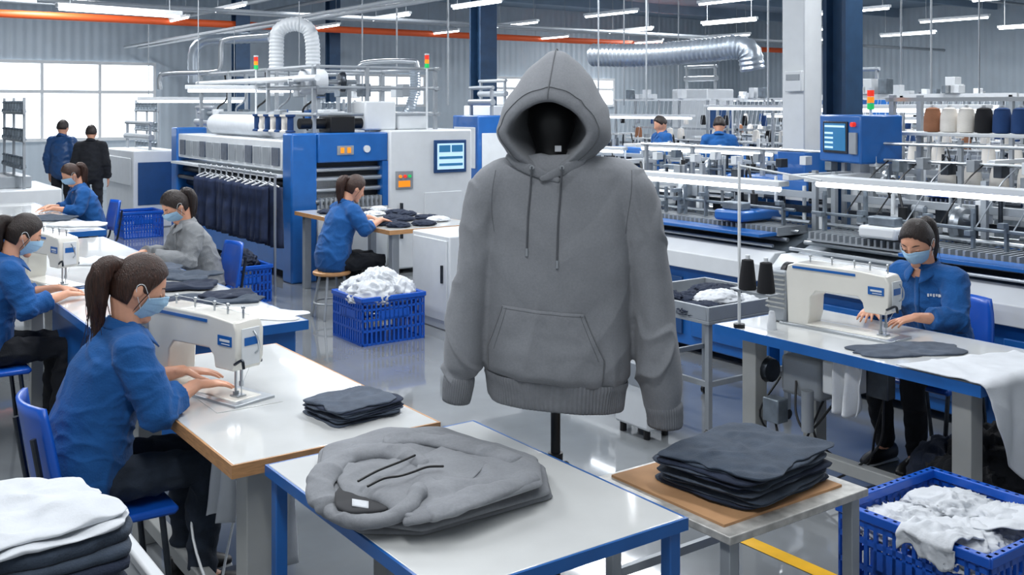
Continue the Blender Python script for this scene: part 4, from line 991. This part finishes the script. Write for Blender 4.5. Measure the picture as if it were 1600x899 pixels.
hood=empty('hoodie',HR,0,'large grey pullover hoodie displayed upright on the black mannequin stand','hoodie')
b=MB()
secs=[(240,866,60,.075),(250,868,90,.092),(260,870,114,.108),(276,870,121,.12),(300,870,122,.13),(350,870,118,.142),(420,870,117,.15),(500,870,117,.157),(560,869,116,.162),(590,869,114,.160),(606,869,106,.15)]
n=64; vs=[]
for py,cx,hw,d in secs:
    k=sst(380,612,py); kk=sst(250,350,py); zz=hz(py)*(1-kk)+fz(py)*kk
    for j in range(n):
        an=2*PI*j/n; c,s_=math.cos(an),math.sin(an)
        x=hx(cx)+hw*S*math.copysign(abs(c)**.82,c); y=d*math.copysign(abs(s_)**.8,s_)
        vs.append((x,y,zz-k*.09*(x-hx(cx))))
fs=[(i*n+j,i*n+(j+1)%n,(i+1)*n+(j+1)%n,(i+1)*n+j) for i in range(len(secs)-1) for j in range(n)]+[tuple(range(n-1,-1,-1)),tuple((len(secs)-1)*n+j for j in range(n))]
b.add(vs,fs)
SL=[(815,270,0,26),(785,279,0,32),(765,301,0,35),(755,340,0,34),(746,390,-.01,32),(738,450,-.015,31.5),(730,510,-.025,32),(725,555,-.035,32),(721,580,-.04,28),(718,592,-.045,22)]
SR=[(930,270,0,26),(964,279,0,33),(987,301,0,38),(999,340,0,37.5),(1008,390,-.01,36),(1015,450,-.015,35.5),(1021,510,-.02,36),(1027,570,-.03,37),(1032,608,-.035,33),(1034,636,-.04,27)]
for L in (SL,SR):
    pp=cr([(hx(p[0]),p[2],kz(p[1])) for p in L],4); rr=cr([(p[3]*S,0,0) for p in L],4)
    b.tube(pp,[(q.x*1.35,q.x) for q in rr],28,ref=(0,1,0),rnd=True)
body=b.build('body','hoodie',hood); remesh(body,.0055,12,wrinkle)
def ribtube(name,pp,rr,n,ref,par,amp=.0014):
    mb=MB(); mb.tube(pp,rr,n,ref=ref); K=len(pp)
    for i in range(K):
        c=V(pp[i])
        for j in range(n):
            v=V(mb.v[i*n+j]); f=1+amp*(1 if (j//2)%2 else -1)/max(.02,(v-c).length)+.02*nz(v.x*20,v.y*20,v.z*12); v=c+(v-c)*f; mb.v[i*n+j]=tuple(v)
    return mb.build(name,'rib',par,ang=80)
ribtube('cuff',cr([(hx(719),-.045,kz(587)),(hx(718),-.046,kz(598)),(hx(716),-.047,kz(613)),(hx(714),-.047,kz(628))],3),[(x*S*1.2,x*S) for x in (20,23.5,24,24,24,23.5,23,22.5,22,21)],160,(0,1,0),hood)
ribtube('cuff',cr([(hx(1034),-.04,kz(630)),(hx(1035),-.04,kz(641)),(hx(1036),-.04,kz(653)),(hx(1036),-.04,kz(667))],3),[(x*S*1.2,x*S) for x in (25,28,28.5,28.5,28,27.5,27.5,27,27,26)],176,(0,1,0),hood)
mb=MB(); n=440; rows=[(599,111,.158),(605,111.5,.160),(612,109.5,.158),(622,108.5,.156),(634,107.5,.154),(642,106.5,.152),(645,104,.148),(645,98,.14)]
vs=[]
for py,hw,d in rows:
    for j in range(n):
        an=2*PI*j/n; c,s_=math.cos(an),math.sin(an); rb=.0012*(1 if (j//2)%2 else -1)+.009*nz(c*3,s_*3,py*.02)
        x=(hw*S+rb)*math.copysign(abs(c)**.82,c); y=(d+rb)*math.copysign(abs(s_)**.8,s_)
        vs.append((x+hx(869),y,fz(py)-.09*x))
mb.add(vs,[(i*n+j,i*n+(j+1)%n,(i+1)*n+(j+1)%n,(i+1)*n+j) for i in range(len(rows)-1) for j in range(n)])
mb.build('hem_band','rib',hood,ang=80)
RG=[(.10,862,203,30,42,32,0,0),(.05,860,203,52,54,46,.1,0),(-.03,857,207,56,54,52,.2,0),(-.11,854,208,58,48,54,.2,.5),
 (-.152,853,208,59,48,56,.2,1),(-.161,853,208,62.5,52,59,.2,1),(-.158,853,208,71,60,61,.18,1),(-.128,857,207,79.5,78,62,.2,.85),(-.07,863,205,85,106,60,.28,.3),
 (-.02,868,205,87,125,58,.33,0),(.04,872,205,86,126,55,.33,0),(.10,875,205,77,112,52,.33,0),(.15,876,205,58,84,48,.3,0),(.178,876,205,25,40,25,.2,0)]
n=96; vs=[]; ringpts=[]
for i,(y,cx,zc,hw,up,dn,pt,tl) in enumerate(RG):
    row=[]
    for j in range(n):
        t=2*PI*j/n; sx,cz=math.sin(t),math.cos(t); cp=max(0,cz); cn=max(0,-cz)
        x=hw*sx*(1-pt*cp**1.6)*(1-(.5 if i<7 else .25 if i<8 else .1)*cn**1.3); z=(up if cz>0 else dn)*cz
        yy=y-.02*tl*cz+.045*tl*cn**2
        wv=0
        if i>=6: wv=.007*nz(sx*3+i*.35,cz*3,i*.25)+.007*crease(sx*1.6+i*.22,cz*1.6,i*.3)
        elif i<5: wv=.003*nz(sx*4,cz*4,i)
        q=V((hx(cx)+x*S,yy,hz(zc)+z*S)); cc=V((hx(cx),yy,hz(zc))); d=(q-cc); 
        if d.length>0: q+=d.normalized()*wv
        row.append(q)
    ringpts.append(row); vs+=row
fs=[(i*n+j,(i+1)*n+j,(i+1)*n+(j+1)%n,i*n+(j+1)%n) for i in range(len(RG)-1) for j in range(n)]+[tuple(range(n)),tuple((len(RG)-1)*n+j for j in range(n-1,-1,-1))]
ho=MB().add(vs,fs).build('hood','hoodie',hood,ang=180)
q=ho.modifiers.new('ss','SUBSURF'); q.levels=1; q.render_levels=1
st=MB()
row=[p.lerp(q,.5) for p,q in zip(ringpts[6],ringpts[7])]; c=sum(row,V())/n; row=[p+(p-c).normalized()*.0004+V((0,-.0006,0)) for p in row]
st.tube(row+[row[0]],.0015,5); st.build('brim_stitching','stitch',ho)
cs=[ringpts[i][0]+V((0,-.0005,.0003)) for i in range(5,13)]; MB().tube(cr(cs,5),.002,5).build('centre_seam','stitch',ho)
bpy.context.view_layer.update()
dg=bpy.context.evaluated_depsgraph_get(); BV=BVHTree.FromObject(body,dg)
def proj(x,z,off):
    h=BV.ray_cast(V((x,-1,z)),V((0,1,0)))
    return V((x,(h[0].y if h[0] else -.15)-off,z))
def seam(pl,r=.0013,m='stitch',name='seam',off=.0,k=8):
    P=cr([(fx(a),0,fz(c)) for a,c in pl],k); return MB().tube([proj(p.x,p.z,off) for p in P],r,5).build(name,m,hood)
def band(pl,offs,nm):
    P=cr([(hx(a),o,hz(c)) for (a,c),o in zip(pl,offs)],6); n=len(P)
    Q=[V((p.x,min(p.y,proj(p.x,min(p.z,hz(256)),.004).y) if p.z<hz(254) else p.y,p.z)) for p in P]
    o=MB().tube(Q,[(.024*(1-.55*(i/(n-1))**2),.0055) for i in range(n)],20,ref=(0,-.15,1),rnd=True).build(nm,'hoodie',hood); return remesh(o,.0035,5,lambda p:.001*nz(p.x*40,p.y*40,p.z*40))
band([(796,238),(810,252),(830,263),(852,271),(870,278)],[-.10,-.105,-.115,-.122,-.118],'neck_overlap')
band([(912,236),(900,250),(882,260),(862,269),(844,276)],[-.10,-.108,-.120,-.130,-.126],'neck_overlap')
def poc(u,v):
    if v<.62: L=784-24*(v/.62)**1.1; 
    else: L=760+3*(v-.62)
    if v<.62: Rr=913+33*(v/.62)**1.1
    else: Rr=946-10*(v-.62)
    px=L+(Rr-L)*u; py=478+12*u+(110+10*u)*v
    return px,py
g=MB()
def pf(u,v):
    px,py=poc(u,v); e=min(1,min(u,1-u)*9); ev=min(1,v*12); bulge=.012*math.sin(PI*u)*sst(0,.8,v)*(1-sst(.92,1,v))
    return proj(fx(px),fz(py),.002+.006*min(e,1)*ev*(1 if v<.93 else .5)+bulge+.004*fold(u*7,v*6,2)*e)
g.grid(pf,44,32); pk=g.build('kangaroo_pocket','hoodie',hood,solid=.004,ang=180)
q=pk.modifiers.new('s2','SMOOTH'); q.iterations=2
bpy.context.view_layer.update(); BP=BVHTree.FromObject(pk,bpy.context.evaluated_depsgraph_get())
def ptube(uv):
    P=[]
    for u,v in uv:
        px,py=poc(u,v); x,z=fx(px),fz(py); h=BP.ray_cast(V((x,-1,z)),V((0,1,0))); P.append(V((x,(h[0].y if h[0] else proj(x,z,.006).y)-.0002,z)))
    return P
for u0 in (.06,.94): MB().tube(ptube([(u0,.03+i/12*.6) for i in range(13)]),.0011,5).build('pocket_stitching','stitch',pk)
MB().tube(ptube([(.03+.94*i/24,.045) for i in range(25)]),.0011,5).build('pocket_stitching','stitch',pk)
for u0 in (.012,.988): MB().tube(ptube([(u0,.02+i/16*.95) for i in range(17)]),.0015,5).build('pocket_edge','stitch',pk)
seam([(774,268),(769,300),(768,335),(772,365)]); seam([(990,268),(988,300),(984,335),(980,368)])
seam([(775,592),(800,598),(870,606),(930,610),(960,608)],.0015,off=.001)
for pl in ([(831,262),(829,295),(825,340),(823,390)],[(878,262),(876,300),(872,350),(870,408)]):
    P=cr([(fx(a),0,fz(c)) for a,c in pl],8); Q=[proj(p.x,p.z,.004+(.034*(1-i/7)**1.2 if i<7 else 0)) for i,p in enumerate(P)]
    d=MB().tube(Q,.0034,8,rnd=True).build('drawstring','cord',hood)
    e=Q[-1]; MB().cyl(e+V((0,0,.004)),e-V((0,0,.022)),.005,n=10).build('metal_tip','steel',d)
    MB().lathe([(.004,-.001),(.008,-.001),(.008,.002),(.004,.002)],(Q[0].x,Q[0].y+.002,Q[0].z),12,'y').build('eyelet','steel',d)
MB().box(hx(866),hx(876),-.052,-.046,hz(236),hz(227)).build('size_label','wcloth',mann)
# ---------------------------------------------------------------- folded hoodie on the front table
TZ=.75
C0=W(1.62,2.66,TZ)
def wl(px,py,z): return PZ(px,py,z)
def outl(pl,z): return [((wl(a,c,z)-C0).x,(wl(a,c,z)-C0).y) for a,c in pl]
def corner(pl,k=.12):
    out=[]
    n=len(pl)
    for i in range(n):
        p=V(pl[i]+(0,)); a=V(pl[i-1]+(0,)); b=V(pl[(i+1)%n]+(0,))
        for q in (p.lerp(a,k),p.lerp((a+b)/2,k*.18),p.lerp(b,k)): out.append((q.x,q.y))
    return out
base=[(505,712),(600,684),(700,682),(852,730),(858,774),(655,832),(560,824),(492,788)]
zc=TZ
for i,t in enumerate((.023,.023,.023)):
    pl=[(x+random.uniform(-9,9)-i*3,y+random.uniform(-4,4)) for x,y in base]
    ol=outl(corner(pl,.16),TZ+.02)
    o=pillow(ol,t,40+i*3,.006,seg=180,rings=14,domed=6,lip=.3).build('folded_hoodie','hoodie2',loc=(C0.x,C0.y,zc),ang=180); tag(o,'%s folded grey hoodie layer of the pile on the front table'%['bottom','second','third'][i],'hoodie'); zc+=t*.93
fh=empty('folded_hoodie',(C0.x,C0.y,zc),0,'top folded grey hoodie with dark drawstrings on the front table','hoodie')
Z1=zc+.02
top=[(515,722),(560,684),(640,670),(708,674),(844,718),(848,752),(745,786),(640,804),(590,780),(535,765)]
tb=pillow(outl(corner(top,.16),Z1),.026,55,.013,seg=200,rings=32,domed=6,lip=.3); tb.build('body','hoodie2',fh,ang=180)
def L(px,py,z):
    p=PZ(px,py,zc+z); return V((p.x-C0.x,p.y-C0.y,z))
def soft(p): return .007*crease(p.x*7,p.y*7,p.z*7+3)+.006*nz(p.x*16,p.y*16,p.z*16)+.002*nz(p.x*40,p.y*40,p.z*40)-.002
def cres(pts,w,h,nm,sd):
    P=cr(pts,7); n=len(P)
    q=MB().tube(P,[(h,w*(.75+.25*math.sin(PI*i/(n-1)))) for i in range(n)],22,ref=(0,0,1),rnd=True).build(nm,'hoodie2',fh); return remesh(q,.0045,6,lambda p:soft(p+V((sd,0,0))))
cres([L(665,728,.024),L(610,708,.028),L(552,712,.026),L(514,736,.018),L(500,766,.004),L(510,794,-.018)],.046,.022,'hood',0)
cres([L(512,797,-.026),L(555,815,-.02),L(608,810,-.004),L(642,790,.018),L(656,764,.028)],.03,.021,'hood_brim',2)
pillow(outl([(522,765),(545,742),(595,738),(635,752),(615,784),(565,794),(528,786)],Z1),.012,71,.004,rings=14).build('hood_shade','hoodin',fh,loc=(0,0,.0),ang=180)  # dark piece painting the shade of the hood opening
MB().grid(lambda u,v:L(550+26*u,780+11*v+4*u,.018-.004*v),4,4).build('neck_label','wcloth',fh,solid=.002)
def sleeve(pts,w,nm,sd,h=.018):
    P=cr([L(*p) for p in pts],6); n=len(P)
    q=MB().tube(P,[(h,w*(1-.25*i/n)) for i in range(n)],22,ref=(0,0,1),rnd=True).build(nm,'hoodie2',fh); remesh(q,.0045,6,lambda p:soft(p+V((sd,sd,0))))
sleeve([(672,800,.01),(715,788,.018),(765,770,.020),(826,748,.014)],.052,'sleeve',3)
sleeve([(605,690,.024),(660,686,.030),(730,700,.030),(806,720,.024)],.052,'sleeve',9)
P=cr([L(640,810,-.004),L(655,806,.004),L(676,800,.008)],5); q=MB().tube(P,[(.015,.042)]*len(P),60,ref=(0,0,1),rnd=True).build('cuff','rib',fh)
pillow(outl(corner([(655,722),(690,704),(762,732),(738,756),(690,762),(650,744)],.1),Z1),.006,81,.004).build('kangaroo_pocket','hoodie2',fh,loc=(0,0,.030),ang=180)
for pl in ([(560,752),(590,736),(625,722),(648,712)],[(575,760),(600,748),(625,744),(645,738),(668,730),(692,729)]):
    MB().tube(cr([L(a,c,.052) for a,c in pl],6),.0036,8,rnd=True).build('drawstring','black',fh)
# ---------------------------------------------------------------- hanging cloth scraps
def hang(P,w,h,m,lab,seed,rz):
    o=MB().grid(lambda u,v:V(((u-.5)*w*(1-.3*v+.2*nz(u*2,v*2,seed)),.04*math.sin(u*11+seed)*(.3+v),-v*h+.03*nz(u*4,v*3,seed))),20,16).build('hanging_cloth',m,loc=P,rz=rz,solid=.005,ang=180); tag(o,lab,'cloth')
hang(W(1.45,3.5,.7),.3,.42,'wcloth','grey white cloth scrap hanging beneath the left sewing table',3,TH+PI/2)
hang(W(1.35,3.75,.7),.22,.34,'wcloth','smaller cloth scrap hanging under the left sewing table motor',6,TH+PI/2)
hang(W(4.08,3.0,.69),.16,.24,'wcloth','white cloth scrap hanging beneath the right sewing table',9,TH+PI/2)
# ---------------------------------------------------------------- lights, world, camera
w=bpy.data.worlds.new('w'); bpy.context.scene.world=w; w.use_nodes=True
w.node_tree.nodes['Background'].inputs[0].default_value=(.88,.94,1,1); w.node_tree.nodes['Background'].inputs[1].default_value=.5
def area(a,b,z,sx,sy,e,col=(.96,.98,1)):
    l=bpy.data.lights.new('added_area_light','AREA'); l.shape='RECTANGLE'; l.size=sx; l.size_y=sy; l.energy=e; l.color=col
    o=bpy.data.objects.new('added_area_light',l); COL.objects.link(o); o.location=W(a,b,z); o.rotation_euler=(0,0,TH)
for a,b,e in ((.2,1.0,105),(3.2,3.6,105),(0,6,120),(4,8,150),(3,12,185),(8,4,150),(9,10,240),(8,16,280),(14,8,280),(15,15,340),(21,12,340),(20,20,300),(4,19,290)):  # area lamps added under the ceiling, the nearest for frontal fill
    area(a,b,4.3,.5,3.2,e)
cam=bpy.data.cameras.new('camera'); cam.lens=36; cam.sensor_width=36; cam.shift_y=-(449.5-HZ)/1600; cam.clip_end=200
co=bpy.data.objects.new('camera',cam); COL.objects.link(co); co.location=(0,0,H); co.rotation_euler=(PI/2,0,0)
bpy.context.scene.camera=co
sc=bpy.context.scene; sc.view_settings.view_transform='Standard'; sc.view_settings.exposure=0
